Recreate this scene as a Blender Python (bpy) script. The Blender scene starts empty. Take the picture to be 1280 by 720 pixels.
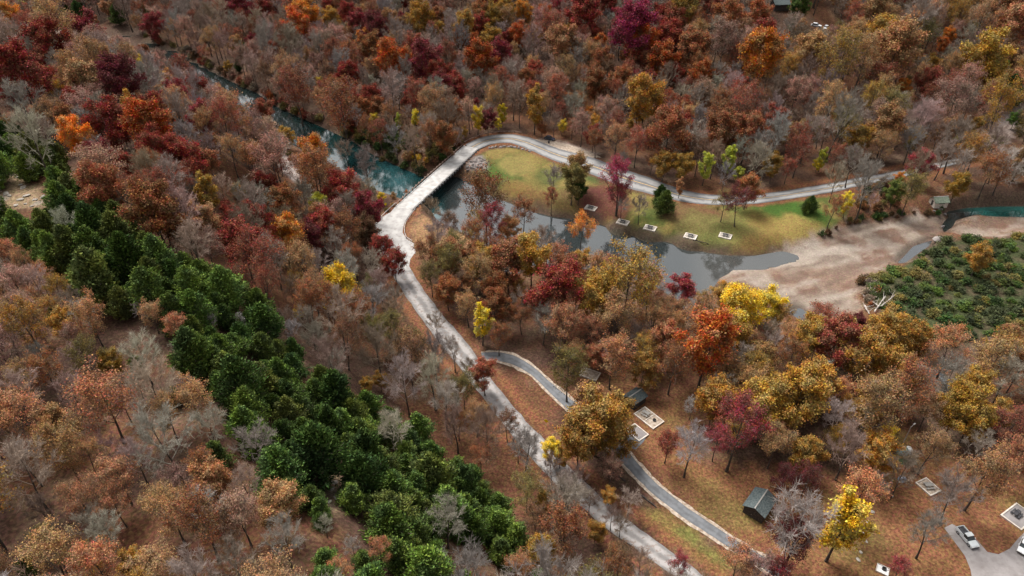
import bpy, bmesh, math, random
import numpy as np
from mathutils import Vector, Matrix

# ------------------------------------------------------------------ scene, camera, light
SC = bpy.context.scene
COL = SC.collection
CAM_Z, FPX, PITCH = 125.0, 870.0, math.radians(36.0)      # focal length in pixels of a 1280 px wide frame
cam_d = bpy.data.cameras.new("camera")
cam = bpy.data.objects.new("camera", cam_d)
COL.objects.link(cam)
cam.location = (0, 0, CAM_Z)
cam.rotation_euler = (math.radians(90) - PITCH, 0, 0)
cam_d.sensor_width = 36.0
cam_d.lens = FPX / 1280 * 36.0
cam_d.clip_end = 9000
SC.camera = cam

SUN_EL, SUN_AZ = math.radians(58), math.radians(-35)      # overcast: a broad, weak sun
world = bpy.data.worlds.new("World")
SC.world = world
world.use_nodes = True
wn = world.node_tree
sky = wn.nodes.new("ShaderNodeTexSky")
sky.sky_type = 'NISHITA'
sky.sun_disc = False
sky.sun_elevation = SUN_EL
sky.sun_rotation = SUN_AZ
sky.dust_density = 6.0
hsv = wn.nodes.new("ShaderNodeHueSaturation")
hsv.inputs['Saturation'].default_value = 0.12
wn.links.new(sky.outputs[0], hsv.inputs['Color'])
wn.links.new(hsv.outputs[0], wn.nodes['Background'].inputs['Color'])
wn.nodes['Background'].inputs['Strength'].default_value = 0.115
sun_d = bpy.data.lights.new("sun", 'SUN')
sun_d.energy = 2.1
sun_d.angle = math.radians(22)
sun_d.color = (1.0, 0.95, 0.88)
sun = bpy.data.objects.new("sun", sun_d)
COL.objects.link(sun)
sdir = Vector((math.sin(SUN_AZ) * math.cos(SUN_EL), math.cos(SUN_AZ) * math.cos(SUN_EL), math.sin(SUN_EL)))
sun.rotation_euler = (-sdir).to_track_quat('-Z', 'Y').to_euler()
SC.view_settings.view_transform = 'Standard'
SC.view_settings.look = 'None'
SC.view_settings.gamma = 1.0
SC.view_settings.exposure = 0.95
SC.view_settings.use_curve_mapping = False
SC.render.engine = 'CYCLES'
SC.cycles.max_bounces = 6
SC.cycles.diffuse_bounces = 3
SC.cycles.transmission_bounces = 3
SC.cycles.transparent_max_bounces = 4

# ------------------------------------------------------------------ helpers
SP, CP = math.sin(PITCH), math.cos(PITCH)


def flat(px, py, z=0.0):
    """World point of a photo pixel on the level z."""
    u, v = px - 640.0, py - 360.0
    dz = -(FPX * SP + v * CP)
    t = (z - CAM_Z) / dz
    return (u * t, (FPX * CP - v * SP) * t)


def project(x, y, z):
    """Photo pixel and depth of a world point."""
    dx, dy, dz = x, y, z - CAM_Z
    d = dy * CP - dz * SP
    down = -dy * SP - dz * CP
    return 640 + FPX * dx / d, 360 + FPX * down / d, d


def S(x, a, b):
    t = np.clip((x - a) / (b - a), 0, 1)
    return t * t * (3 - 2 * t)


def hash2(ix, iy, seed):
    n = (ix.astype(np.int64) * 374761393 + iy.astype(np.int64) * 668265263 + seed * 1274126177) & 0xFFFFFFFF
    n = ((n ^ (n >> 13)) * 1274126177) & 0xFFFFFFFF
    return ((n ^ (n >> 16)) & 0xFFFF) / 65535.0


def vnoise(x, y, scale, seed=0, octaves=3):
    out, amp, tot = 0.0, 1.0, 0.0
    for o in range(octaves):
        X, Y = x / scale, y / scale
        ix, iy = np.floor(X), np.floor(Y)
        fx, fy = X - ix, Y - iy
        fx, fy = fx * fx * (3 - 2 * fx), fy * fy * (3 - 2 * fy)
        a, b = hash2(ix, iy, seed + o), hash2(ix + 1, iy, seed + o)
        c, d = hash2(ix, iy + 1, seed + o), hash2(ix + 1, iy + 1, seed + o)
        out = out + amp * ((a * (1 - fx) + b * fx) * (1 - fy) + (c * (1 - fx) + d * fx) * fy)
        tot += amp
        amp *= 0.5
        scale *= 0.5
    return out / tot


def seg_dist(x, y, pts, closed=False):
    best = np.full(x.shape, 1e12)
    n = len(pts)
    for i in range(n if closed else n - 1):
        ax, ay = pts[i]
        bx, by = pts[(i + 1) % n]
        ex, ey = bx - ax, by - ay
        L = ex * ex + ey * ey + 1e-9
        t = np.clip(((x - ax) * ex + (y - ay) * ey) / L, 0, 1)
        best = np.minimum(best, (x - ax - t * ex) ** 2 + (y - ay - t * ey) ** 2)
    return np.sqrt(best)


def inside(x, y, poly):
    r = np.zeros(np.shape(x), bool)
    n = len(poly)
    for i in range(n):
        ax, ay = poly[i]
        bx, by = poly[(i + 1) % n]
        if ay == by:
            continue
        c = ((ay > y) != (by > y)) & (x < (bx - ax) * (y - ay) / (by - ay) + ax)
        r ^= c
    return r


def sdist(x, y, poly):
    d = seg_dist(x, y, poly, True)
    return np.where(inside(x, y, poly), -d, d)


def smooth_line(pts, per=6):
    P = np.array(pts, float)
    out = []
    for i in range(len(P) - 1):
        p0, p1, p2, p3 = P[max(i - 1, 0)], P[i], P[i + 1], P[min(i + 2, len(P) - 1)]
        for k in range(per):
            t = k / per
            out.append(0.5 * ((2 * p1) + (p2 - p0) * t + (2 * p0 - 5 * p1 + 4 * p2 - p3) * t * t + (3 * p1 - p0 - 3 * p2 + p3) * t ** 3))
    out.append(P[-1])
    return np.array(out)


def flats(pts, z=0.0):
    return [flat(x, y, z) for x, y in pts]


# ------------------------------------------------------------------ the layout, read off the photograph and laid on the ground
MAIN_L = [(905, 766), (880, 745), (846, 722), (806, 694), (762, 663), (728, 636), (702, 612), (676, 585), (652, 558), (628, 529), (605, 499), (577, 463), (556, 437), (536, 411),
          (519, 387), (503, 364), (489, 341), (479, 320), (473, 299), (480, 277), (497, 255)]
MAIN_R = [(942, 766), (915, 745), (882, 721), (842, 692), (800, 662), (765, 634), (742, 612), (714, 586), (690, 560), (662, 530), (638, 504), (605, 461), (583, 428), (563, 405),
          (546, 385), (529, 362), (514, 338), (505, 315), (503, 296), (506, 278), (517, 262)]
BACK_L = [(582, 180.5), (600, 172.5), (620, 168.5), (640, 168), (660, 171.5), (680, 179), (702, 187), (725, 193), (749, 200), (784, 213), (812, 222), (835, 231), (857, 238), (885, 243),
          (920, 243.5), (950, 242), (980, 239), (1010, 234), (1045, 228), (1080, 221), (1110, 216), (1135, 211), (1160, 206), (1187, 200), (1206, 196)]
BACK_R = [(592, 191), (608, 182.5), (624, 179), (640, 179.5), (656, 185), (674, 193), (698, 203), (719, 210), (742, 219), (778, 233), (806, 241), (830, 247), (853, 252), (884, 256),
          (920, 256), (951, 254), (981, 250), (1011, 245), (1046, 239), (1081, 231), (1112, 225), (1138, 219), (1164, 213), (1193, 206), (1212, 201)]
PATH_L = [(603, 450), (624, 454), (645, 461), (668, 475), (688, 496), (712, 518), (738, 543), (762, 567), (782, 588), (800, 607), (820, 625), (852, 650), (880, 668), (905, 684), (935, 702), (965, 724)]
PATH_R = [(601, 439), (622, 438), (644, 442), (667, 456), (690, 476), (717, 498), (748, 522), (774, 546), (793, 569), (808, 587), (826, 605), (850, 624), (880, 645), (927, 676), (958, 694), (990, 714)]
BRIDGE = [(497, 255), (517, 262), (592, 191), (582, 180.5)]

WZ = -4.2
WATER_PX = [
    # the river above the bridge and the pond below it, one water
    [(60, 34), (110, 35), (150, 44), (180, 51), (215, 62), (252, 84), (285, 101), (320, 117), (345, 134), (372, 147), (402, 160), (440, 178), (468, 196), (495, 208), (527, 222), (548, 221),
     (570, 222), (586, 229), (608, 244), (640, 256), (667, 266), (690, 272), (716, 275), (747, 281), (780, 292), (815, 300), (852, 308), (882, 317), (912, 321.5), (945, 322), (978, 318), (982, 320.5), (950, 329), (908, 331.5), (888, 345),
     (884, 372), (878, 398), (862, 398), (848, 374), (820, 356), (780, 344), (740, 340), (690, 334), (640, 330), (600, 300), (575, 288), (552, 276), (530, 262), (503, 247), (470, 236), (445, 219), (418, 206), (385, 190),
     (352, 172), (337, 153), (312, 139), (300, 131), (267, 108), (237, 88), (205, 72), (172, 57), (140, 45), (105, 42), (62, 40)],
    [(1123, 329), (1142, 309), (1166, 300), (1162, 308), (1148, 318), (1132, 329)],
    [(1180, 264), (1206, 259), (1245, 257), (1300, 257), (1300, 272), (1240, 272), (1215, 271), (1196, 276), (1190, 284), (1180, 290), (1178, 282), (1184, 272)],
    [(988, 388), (1000, 388), (1012, 396), (1011, 402), (998, 400), (988, 394)],
    [(1147, 457), (1167, 459), (1184, 468), (1190, 485), (1188, 500), (1182, 488), (1170, 470), (1156, 464)],
    [(626, 336), (650, 338), (655, 348), (632, 350)],
]
WATER = [flats(p, WZ) for p in WATER_PX]
GRAVEL_PX = [
    [(905, 333), (950, 326), (985, 313), (1012, 303), (1035, 294), (1060, 285), (1100, 277), (1150, 272), (1178, 273), (1174, 292), (1160, 299), (1140, 307), (1122, 330), (1100, 340), (1078, 350),
     (1072, 370), (1070, 388), (1040, 398), (1008, 402), (985, 384), (955, 366), (925, 352), (890, 350)],
    [(1204, 283), (1240, 276), (1300, 273), (1300, 290), (1255, 298), (1205, 297), (1194, 291)],
    [(1134, 462), (1150, 465), (1168, 474), (1176, 488), (1172, 498), (1150, 492), (1138, 480)],
]
GRAVEL = [flats(p, -3.4) for p in GRAVEL_PX]
main_l, main_r = smooth_line(flats(MAIN_L)), smooth_line(flats(MAIN_R))
back_l, back_r = smooth_line(flats(BACK_L)), smooth_line(flats(BACK_R))
path_l, path_r = smooth_line(flats(PATH_L)), smooth_line(flats(PATH_R))
main_c, back_c, path_c = (main_l + main_r) / 2, (back_l + back_r) / 2, (path_l + path_r) / 2
PAVED_PX = [(1218, 742), (1213, 712), (1206, 695), (1192, 676), (1180, 660), (1190, 655), (1206, 664), (1222, 676), (1234, 690), (1248, 693), (1262, 686), (1272, 674), (1282, 664), (1310, 640), (1330, 742)]
PAVED = flats(PAVED_PX)
PAD_SPOTS = flats([(738.5, 260.5), (778.5, 278.5), (812.5, 285.5), (863, 296), (906.5, 295.5)], -1.6)
BRIDGE_C = flats([(507, 258.5), (587, 185.75)])

LEFT_HILL = [(200, -400), flat(980, 800), flat(880, 745), flat(762, 663), flat(652, 558), flat(577, 462), flat(519, 387), flat(489, 340), flat(470, 300), flat(480, 268), flat(440, 222), flat(385, 192), flat(337, 155),
             flat(300, 134), flat(237, 92), flat(172, 60), flat(105, 46), flat(60, 44), (-900, 520), (-6000, 900), (-6000, -4000), (200, -4000)]
BACK_HILL = [(-6000, 1000), (-900, 560), flat(60, 30), flat(150, 38), flat(252, 78), flat(320, 110), flat(402, 150), flat(468, 185), flat(520, 205), flat(560, 178), flat(620, 160), flat(680, 170), flat(749, 192), flat(835, 222),
             flat(920, 236), flat(1010, 228), flat(1135, 206), flat(1187, 196), flat(1300, 180), (700, 330), (6000, 500), (6000, 6000), (-6000, 6000)]


def ground(x, y):
    x, y = np.asarray(x, float), np.asarray(y, float)
    hl = 36 * S(-sdist(x, y, LEFT_HILL), 9, 62) * (1 - 0.82 * S(y, 235, 360))
    hb = 50 * S(-sdist(x, y, BACK_HILL), 16, 250)
    h = hl + hb
    far = S(np.hypot(x, y - 250), 600, 2500)
    h = h + (vnoise(x, y, 38, 5, 3) - 0.5) * (1.2 + 5.0 * np.clip((hl + hb) / 30, 0, 1)) + far * 90 * (vnoise(x, y, 900, 9, 3) - 0.35)
    for g in GRAVEL[:2]:
        k = 1 - S(sdist(x, y, g), -4, 9)
        h = h * (1 - k) + (-3.5 + (vnoise(x, y, 7, 3, 2) - 0.5) * 0.7) * k
    for i, w in enumerate(WATER):
        k = 1 - S(sdist(x, y, w), -2.5, 8 if i < 1 else 3.5)
        h = h * (1 - k) + -5.4 * k
    for c, hw in ((main_c, 3.4), (back_c, 3.6), (path_c, 2.0)):
        k = 1 - S(seg_dist(x, y, c[::3]), hw + 1.5, hw + 8)
        h = h * (1 - k)
    k = 1 - S(sdist(x, y, PAVED), 0.5, 6)
    h = h * (1 - k)
    for c in PAD_SPOTS:
        k = 1 - S(np.hypot(x - c[0], y - c[1]), 2.6, 6.5)
        h = h * (1 - k) - 1.6 * k
    k = 1 - S(seg_dist(x, y, BRIDGE_C), 6, 13)          # nothing rises through the bridge deck
    return h * (1 - k) + np.minimum(h, -0.25) * k


def hit(px, py, lift=0.0):
    """Where the sight line of a photo pixel meets the ground (or a level lift above it)."""
    u, v = px - 640.0, py - 360.0
    d = np.array([u, FPX * CP - v * SP, -(FPX * SP + v * CP)])
    d /= np.linalg.norm(d)
    t = np.arange(60, 1100, 4.0)
    X, Y, Z = d[0] * t, d[1] * t, CAM_Z + d[2] * t
    below = np.nonzero(Z - ground(X, Y) - lift <= 0)[0]
    i = below[0] if len(below) else len(t) - 1
    t = np.linspace(t[max(i - 1, 0)], t[i], 40)
    X, Y, Z = d[0] * t, d[1] * t, CAM_Z + d[2] * t
    g = ground(X, Y)
    j = int(np.argmin(np.abs(Z - g - lift)))
    return float(X[j]), float(Y[j]), float(g[j])


def hits(pts):
    return [hit(x, y)[:2] for x, y in pts]


# ------------------------------------------------------------------ materials
def material(name):
    m = bpy.data.materials.new(name)
    m.use_nodes = True
    return m, m.node_tree.nodes, m.node_tree.links, m.node_tree.nodes['Principled BSDF']


def rough_mat(name, c1, c2, scale=6.0, rough=0.85, detail=6.0, bump=0.0, spec=0.2, metal=0.0):
    m, N, L, b = material(name)
    tc = N.new('ShaderNodeTexCoord')
    nz = N.new('ShaderNodeTexNoise')
    nz.inputs['Scale'].default_value = scale
    nz.inputs['Detail'].default_value = detail
    L.new(tc.outputs['Object'], nz.inputs['Vector'])
    r = N.new('ShaderNodeValToRGB')
    r.color_ramp.elements[0].position, r.color_ramp.elements[1].position = 0.35, 0.65
    r.color_ramp.elements[0].color = (*c1, 1)
    r.color_ramp.elements[1].color = (*c2, 1)
    L.new(nz.outputs['Fac'], r.inputs['Fac'])
    L.new(r.outputs['Color'], b.inputs['Base Color'])
    b.inputs['Roughness'].default_value = rough
    b.inputs['Specular IOR Level'].default_value = spec
    b.inputs['Metallic'].default_value = metal
    if bump:
        bp = N.new('ShaderNodeBump')
        bp.inputs['Strength'].default_value = bump
        L.new(nz.outputs['Fac'], bp.inputs['Height'])
        L.new(bp.outputs['Normal'], b.inputs['Normal'])
    return m


def leaf_mat(name, spread=0.30, hue=0.03, trans=0.16, spec=0.08):
    """Foliage: the tree's own colour (object colour), each leaf clump a little lighter, darker or warmer."""
    m, N, L, b = material(name)
    oi = N.new('ShaderNodeObjectInfo')
    ge = N.new('ShaderNodeNewGeometry')
    hs = N.new('ShaderNodeHueSaturation')
    mr = N.new('ShaderNodeMapRange')
    mr.inputs['To Min'].default_value, mr.inputs['To Max'].default_value = 1 - spread, 1 + spread * 1.3
    L.new(ge.outputs['Random Per Island'], mr.inputs['Value'])
    wn_ = N.new('ShaderNodeTexWhiteNoise')
    wn_.noise_dimensions = '1D'
    L.new(ge.outputs['Random Per Island'], wn_.inputs['W'])
    mh = N.new('ShaderNodeMapRange')
    mh.inputs['To Min'].default_value, mh.inputs['To Max'].default_value = 0.5 - hue, 0.5 + hue
    L.new(wn_.outputs['Value'], mh.inputs['Value'])
    tc = N.new('ShaderNodeTexCoord')
    ofs = N.new('ShaderNodeVectorMath')
    ofs.operation = 'ADD'
    mul = N.new('ShaderNodeMath')
    mul.operation = 'MULTIPLY'
    mul.inputs[1].default_value = 60.0
    L.new(oi.outputs['Random'], mul.inputs[0])
    L.new(tc.outputs['Object'], ofs.inputs[0])
    L.new(mul.outputs[0], ofs.inputs[1])
    nz = N.new('ShaderNodeTexNoise')
    nz.inputs['Scale'].default_value, nz.inputs['Detail'].default_value = 0.45, 2
    L.new(ofs.outputs[0], nz.inputs['Vector'])
    nr = N.new('ShaderNodeMapRange')
    nr.inputs['From Min'].default_value, nr.inputs['From Max'].default_value = 0.42, 0.62
    L.new(nz.outputs['Fac'], nr.inputs['Value'])
    alt = N.new('ShaderNodeHueSaturation')
    alt.inputs['Hue'].default_value, alt.inputs['Saturation'].default_value, alt.inputs['Value'].default_value = 0.5 + hue * 0.9, 0.82, 0.72
    L.new(oi.outputs['Color'], alt.inputs['Color'])
    mxc = N.new('ShaderNodeMix')
    mxc.data_type = 'RGBA'
    L.new(nr.outputs[0], mxc.inputs['Factor'])
    L.new(oi.outputs['Color'], mxc.inputs[6])
    L.new(alt.outputs[0], mxc.inputs[7])
    L.new(mxc.outputs[2], hs.inputs['Color'])
    L.new(mr.outputs[0], hs.inputs['Value'])
    L.new(mh.outputs[0], hs.inputs['Hue'])
    L.new(hs.outputs[0], b.inputs['Base Color'])
    b.inputs['Roughness'].default_value = 0.8
    b.inputs['Specular IOR Level'].default_value = spec
    tr = N.new('ShaderNodeBsdfTranslucent')
    L.new(hs.outputs[0], tr.inputs['Color'])
    mx = N.new('ShaderNodeMixShader')
    mx.inputs['Fac'].default_value = trans
    L.new(b.outputs[0], mx.inputs[1])
    L.new(tr.outputs[0], mx.inputs[2])
    L.new(mx.outputs[0], N['Material Output'].inputs['Surface'])
    return m


def twig_mat(name):
    m, N, L, b = material(name)
    oi = N.new('ShaderNodeObjectInfo')
    L.new(oi.outputs['Color'], b.inputs['Base Color'])
    b.inputs['Roughness'].default_value = 0.9
    b.inputs['Specular IOR Level'].default_value = 0.1
    return m


M_LEAF = leaf_mat('autumn_leaves')
M_NEEDLE = leaf_mat('cedar_needles', 0.5, 0.022, 0.12, 0.03)
M_TWIG = twig_mat('bare_twigs')
M_TWIGF = rough_mat('fine_twigs', (0.13, 0.10, 0.085), (0.22, 0.175, 0.15), 0.8)
M_BARK = rough_mat('bark', (0.045, 0.036, 0.03), (0.11, 0.09, 0.075), 1.6, 0.95)
M_CONC = rough_mat('bridge_concrete', (0.30, 0.285, 0.27), (0.46, 0.445, 0.43), 0.5, 0.9)
M_CONCD = rough_mat('weathered_concrete', (0.20, 0.19, 0.175), (0.34, 0.32, 0.30), 0.6, 0.9)
M_STEEL = rough_mat('dark_steel', (0.035, 0.035, 0.04), (0.06, 0.06, 0.065), 2.0, 0.6)
M_RUST = rough_mat('weathered_rail', (0.20, 0.13, 0.10), (0.33, 0.24, 0.20), 1.0, 0.7)
M_GALV = rough_mat('galvanised_rail', (0.38, 0.35, 0.34), (0.52, 0.49, 0.47), 1.0, 0.5, metal=0.3)
M_TIMBER = rough_mat('pale_timber', (0.46, 0.40, 0.34), (0.62, 0.56, 0.50), 1.5, 0.9)
M_DARKWOOD = rough_mat('dark_wood', (0.035, 0.03, 0.028), (0.075, 0.06, 0.055), 2.5, 0.9)
M_DRIFT = rough_mat('bleached_wood', (0.30, 0.26, 0.23), (0.50, 0.45, 0.41), 1.5, 0.95)
M_LIME = rough_mat('limestone', (0.25, 0.22, 0.185), (0.44, 0.40, 0.355), 1.2, 0.95, bump=0.4)
M_ROCK = rough_mat('riverside_rock', (0.10, 0.085, 0.08), (0.27, 0.24, 0.225), 1.1, 0.95, bump=0.4)
M_SHINGLE = rough_mat('slate_shingle', (0.055, 0.07, 0.072), (0.11, 0.13, 0.13), 3.0, 0.9, bump=0.3)
M_SHINGLEG = rough_mat('mossy_shingle', (0.10, 0.13, 0.095), (0.19, 0.22, 0.17), 2.0, 0.9, bump=0.3)
M_WHITE = rough_mat('white_paint', (0.72, 0.72, 0.71), (0.80, 0.80, 0.79), 1.0, 0.4, spec=0.5)
M_CARW = rough_mat('white_car_paint', (0.70, 0.71, 0.72), (0.78, 0.79, 0.80), 0.6, 0.28, spec=0.6)
M_CARS = rough_mat('silver_car_paint', (0.50, 0.53, 0.54), (0.60, 0.63, 0.64), 0.6, 0.3, spec=0.6)
M_CARB = rough_mat('navy_car_paint', (0.012, 0.016, 0.035), (0.02, 0.026, 0.05), 0.6, 0.28, spec=0.6)
M_CARK = rough_mat('black_car_paint', (0.01, 0.01, 0.011), (0.02, 0.02, 0.022), 0.6, 0.3, spec=0.6)
M_GLASS = rough_mat('car_glass', (0.02, 0.028, 0.032), (0.04, 0.05, 0.055), 0.5, 0.08, spec=0.7)
M_TYRE = rough_mat('tyre_rubber', (0.012, 0.012, 0.012), (0.03, 0.03, 0.03), 6, 0.9)
M_HUB = rough_mat('wheel_metal', (0.30, 0.30, 0.31), (0.45, 0.45, 0.46), 3, 0.4, metal=0.6)
M_LAMP = rough_mat('lamp_lens', (0.6, 0.58, 0.52), (0.7, 0.68, 0.62), 3, 0.2, spec=0.6)
M_YELLOW = rough_mat('sign_yellow', (0.72, 0.52, 0.01), (0.80, 0.60, 0.02), 1.0, 0.5)
M_BLUE = rough_mat('pale_blue_nylon', (0.26, 0.33, 0.44), (0.42, 0.48, 0.58), 1.2, 0.7)
M_TEAL = rough_mat('teal_nylon', (0.16, 0.27, 0.27), (0.30, 0.40, 0.39), 1.2, 0.7)
M_TARP = rough_mat('dark_green_tarp', (0.025, 0.035, 0.018), (0.05, 0.062, 0.03), 1.4, 0.85)
M_CHAR = rough_mat('char', (0.015, 0.014, 0.013), (0.05, 0.045, 0.04), 4, 0.95)


# ------------------------------------------------------------------ mesh building
class MB:
    """Collects quads and polygons and links them as one mesh object."""

    def __init__(self):
        self.v, self.f, self.m = [], [], []

    def add(self, V, F, mi=0):
        n = len(self.v)
        self.v += [tuple(p) for p in V]
        for f in F:
            self.f.append(tuple(i + n for i in f))
            self.m.append(mi)

    def box(self, x0, x1, y0, y1, z0, z1, mi=0, mat=None):
        V = [(x, y, z) for z in (z0, z1) for y in (y0, y1) for x in (x0, x1)]
        if mat is not None:
            V = [tuple(mat @ Vector(p)) for p in V]
        self.add(V, [(0, 2, 3, 1), (4, 5, 7, 6), (0, 1, 5, 4), (2, 6, 7, 3), (0, 4, 6, 2), (1, 3, 7, 5)], mi)

    def tube(self, p0, p1, r0, r1, n=8, mi=0, caps=True):
        p0, p1 = Vector(p0), Vector(p1)
        a = (p1 - p0).normalized()
        s = a.cross(Vector((0, 0, 1)))
        s = s.normalized() if s.length > 1e-4 else Vector((1, 0, 0))
        t = a.cross(s)
        V = [p + (s * math.cos(2 * math.pi * k / n) + t * math.sin(2 * math.pi * k / n)) * r for p, r in ((p0, r0), (p1, r1)) for k in range(n)]
        F = [(k, (k + 1) % n, n + (k + 1) % n, n + k) for k in range(n)]
        if caps:
            F += [tuple(range(n - 1, -1, -1)), tuple(range(n, 2 * n))]
        self.add(V, F, mi)

    def prism(self, prof, y0, y1, mi=0):
        """A profile in x and z, extruded along y."""
        n = len(prof)
        V = [(x, y0, z) for x, z in prof] + [(x, y1, z) for x, z in prof]
        self.add(V, [(k, n + k, n + (k + 1) % n, (k + 1) % n) for k in range(n)] + [tuple(range(n)), tuple(range(2 * n - 1, n - 1, -1))], mi)

    def build(self, name, mats, parent=None, smooth=False, bevel=0.0):
        me = bpy.data.meshes.new(name)
        me.from_pydata(self.v, [], self.f)
        for m in (mats if isinstance(mats, (list, tuple)) else [mats]):
            me.materials.append(m)
        me.polygons.foreach_set('material_index', self.m)
        if smooth:
            me.polygons.foreach_set('use_smooth', [True] * len(self.f))
        bm = bmesh.new()
        bm.from_mesh(me)
        bmesh.ops.recalc_face_normals(bm, faces=bm.faces)
        if bevel:
            bmesh.ops.bevel(bm, geom=[e for e in bm.edges], offset=bevel, segments=1, affect='EDGES', clamp_overlap=True)
        bm.to_mesh(me)
        bm.free()
        me.update()
        return link(name, me, parent)


def link(name, data, parent=None):
    o = bpy.data.objects.new(name, data)
    COL.objects.link(o)
    if parent is not None:
        o.parent = parent
    return o


def quad_mesh(name, V, Q, mats, mi=None):
    me = bpy.data.meshes.new(name)
    V, Q = np.asarray(V, np.float32), np.asarray(Q, np.int32)
    me.vertices.add(len(V))
    me.vertices.foreach_set('co', V.ravel())
    me.loops.add(Q.size)
    me.loops.foreach_set('vertex_index', Q.ravel())
    me.polygons.add(len(Q))
    me.polygons.foreach_set('loop_start', np.arange(0, Q.size, Q.shape[1], dtype=np.int32))
    for m in mats:
        me.materials.append(m)
    if mi is not None:
        me.polygons.foreach_set('material_index', np.asarray(mi, np.int32))
    me.update(calc_edges=True)
    return me


def tag(o, label=None, cat=None, group=None, kind=None):
    for k, v in (('label', label), ('category', cat), ('group', group), ('kind', kind)):
        if v:
            o[k] = v
    return o


def thing(name, label, cat, loc, rz=0.0, group=None):
    o = link(name, None)
    o.location = loc
    o.rotation_euler = (0, 0, rz)
    o.empty_display_size = 0.3
    return tag(o, label, cat, group)


def copy_tree(o, parent=None):
    c = o.copy()
    COL.objects.link(c)
    c.parent = parent
    for ch in list(o.children):
        copy_tree(ch, c)
    return c


# ------------------------------------------------------------------ the ground
LAWN_PX = [(596, 196), (612, 187), (640, 184), (660, 190), (700, 206), (742, 222), (780, 236), (830, 250), (865, 256), (950, 258), (1010, 249), (1050, 243), (1066, 252), (1052, 276), (1036, 290), (1014, 300), (985, 311),
           (950, 322), (915, 318), (880, 313), (850, 304), (812, 297), (780, 288), (745, 277), (716, 271), (690, 268), (660, 261), (630, 251), (606, 243), (592, 232), (588, 214)]
GLADE_PX = [[(8, 214), (26, 213), (32, 228), (50, 234), (56, 248), (62, 256), (45, 262), (18, 258), (-10, 252), (-10, 240), (10, 238)],
            [(282, 440), (290, 438), (298, 450), (304, 462), (298, 470), (290, 462)],
            [(398, 586), (408, 586), (420, 596), (426, 612), (424, 640), (412, 644), (414, 622), (402, 604)]]
GRASS_STRIP_PX = [(800, 640), (820, 634), (850, 655), (880, 676), (905, 692), (925, 706), (905, 718), (870, 700), (835, 672)]
BANK_PX = [(508, 280), (530, 270), (556, 282), (590, 300), (640, 310), (640, 330), (560, 322), (530, 318), (512, 300)]
CAMP_PX = [(780, 470), (840, 500), (860, 560), (960, 590), (1040, 600), (1110, 540), (1180, 560), (1330, 600), (1330, 760), (980, 760), (940, 690), (880, 640), (800, 570), (745, 530)]
FIELD_PX = [(1090, 345), (1120, 335), (1150, 318), (1180, 300), (1230, 300), (1290, 296), (1340, 296), (1340, 430), (1240, 420), (1180, 430), (1120, 405), (1085, 380)]
SHOULDER_PX = [(668, 173), (690, 174), (705, 178), (730, 186), (750, 193), (735, 196), (700, 187), (678, 179)]
RIPRAP_PX = [(592, 196), (604, 194), (609, 205), (607, 213), (594, 216), (580, 214)]
LOT_PX = [(1240, 136), (1300, 130), (1300, 152), (1268, 160), (1262, 180), (1248, 186), (1232, 178), (1240, 160)]
SAND_PX = [(322, 120), (330, 122), (352, 190), (372, 210), (378, 226), (368, 228), (352, 214), (336, 190)]
TOPSAND_PX = [(70, 38), (100, 38), (120, 46), (140, 54), (120, 58), (95, 58), (75, 48)]
DRIVE_PX = [(788, 536), (802, 537), (810, 543), (804, 553), (795, 562), (786, 560), (778, 550), (780, 542)]
lawn, strip_, bank = hits(LAWN_PX), hits(GRASS_STRIP_PX), hits(BANK_PX)
glades = [hits(g) for g in GLADE_PX]
camp, field = hits(CAMP_PX), hits(FIELD_PX)
shoulder, riprap, lot, sand, topsand, drive = hits(SHOULDER_PX), hits(RIPRAP_PX), hits(LOT_PX), hits(SAND_PX), hits(TOPSAND_PX), hits(DRIVE_PX)


def axis(lo, hi, step, ext):
    a = list(np.arange(lo, hi + step, step))
    s, v = step, a[-1]
    while v < ext:
        s *= 1.18
        v += s
        a.append(v)
    s, v = step, a[0]
    pre = []
    while v > -ext:
        s *= 1.18
        v -= s
        pre.append(v)
    return np.array(pre[::-1] + a)


def mixc(C, c, k):
    return C * (1 - k[:, None]) + np.asarray(c) * k[:, None]


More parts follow.
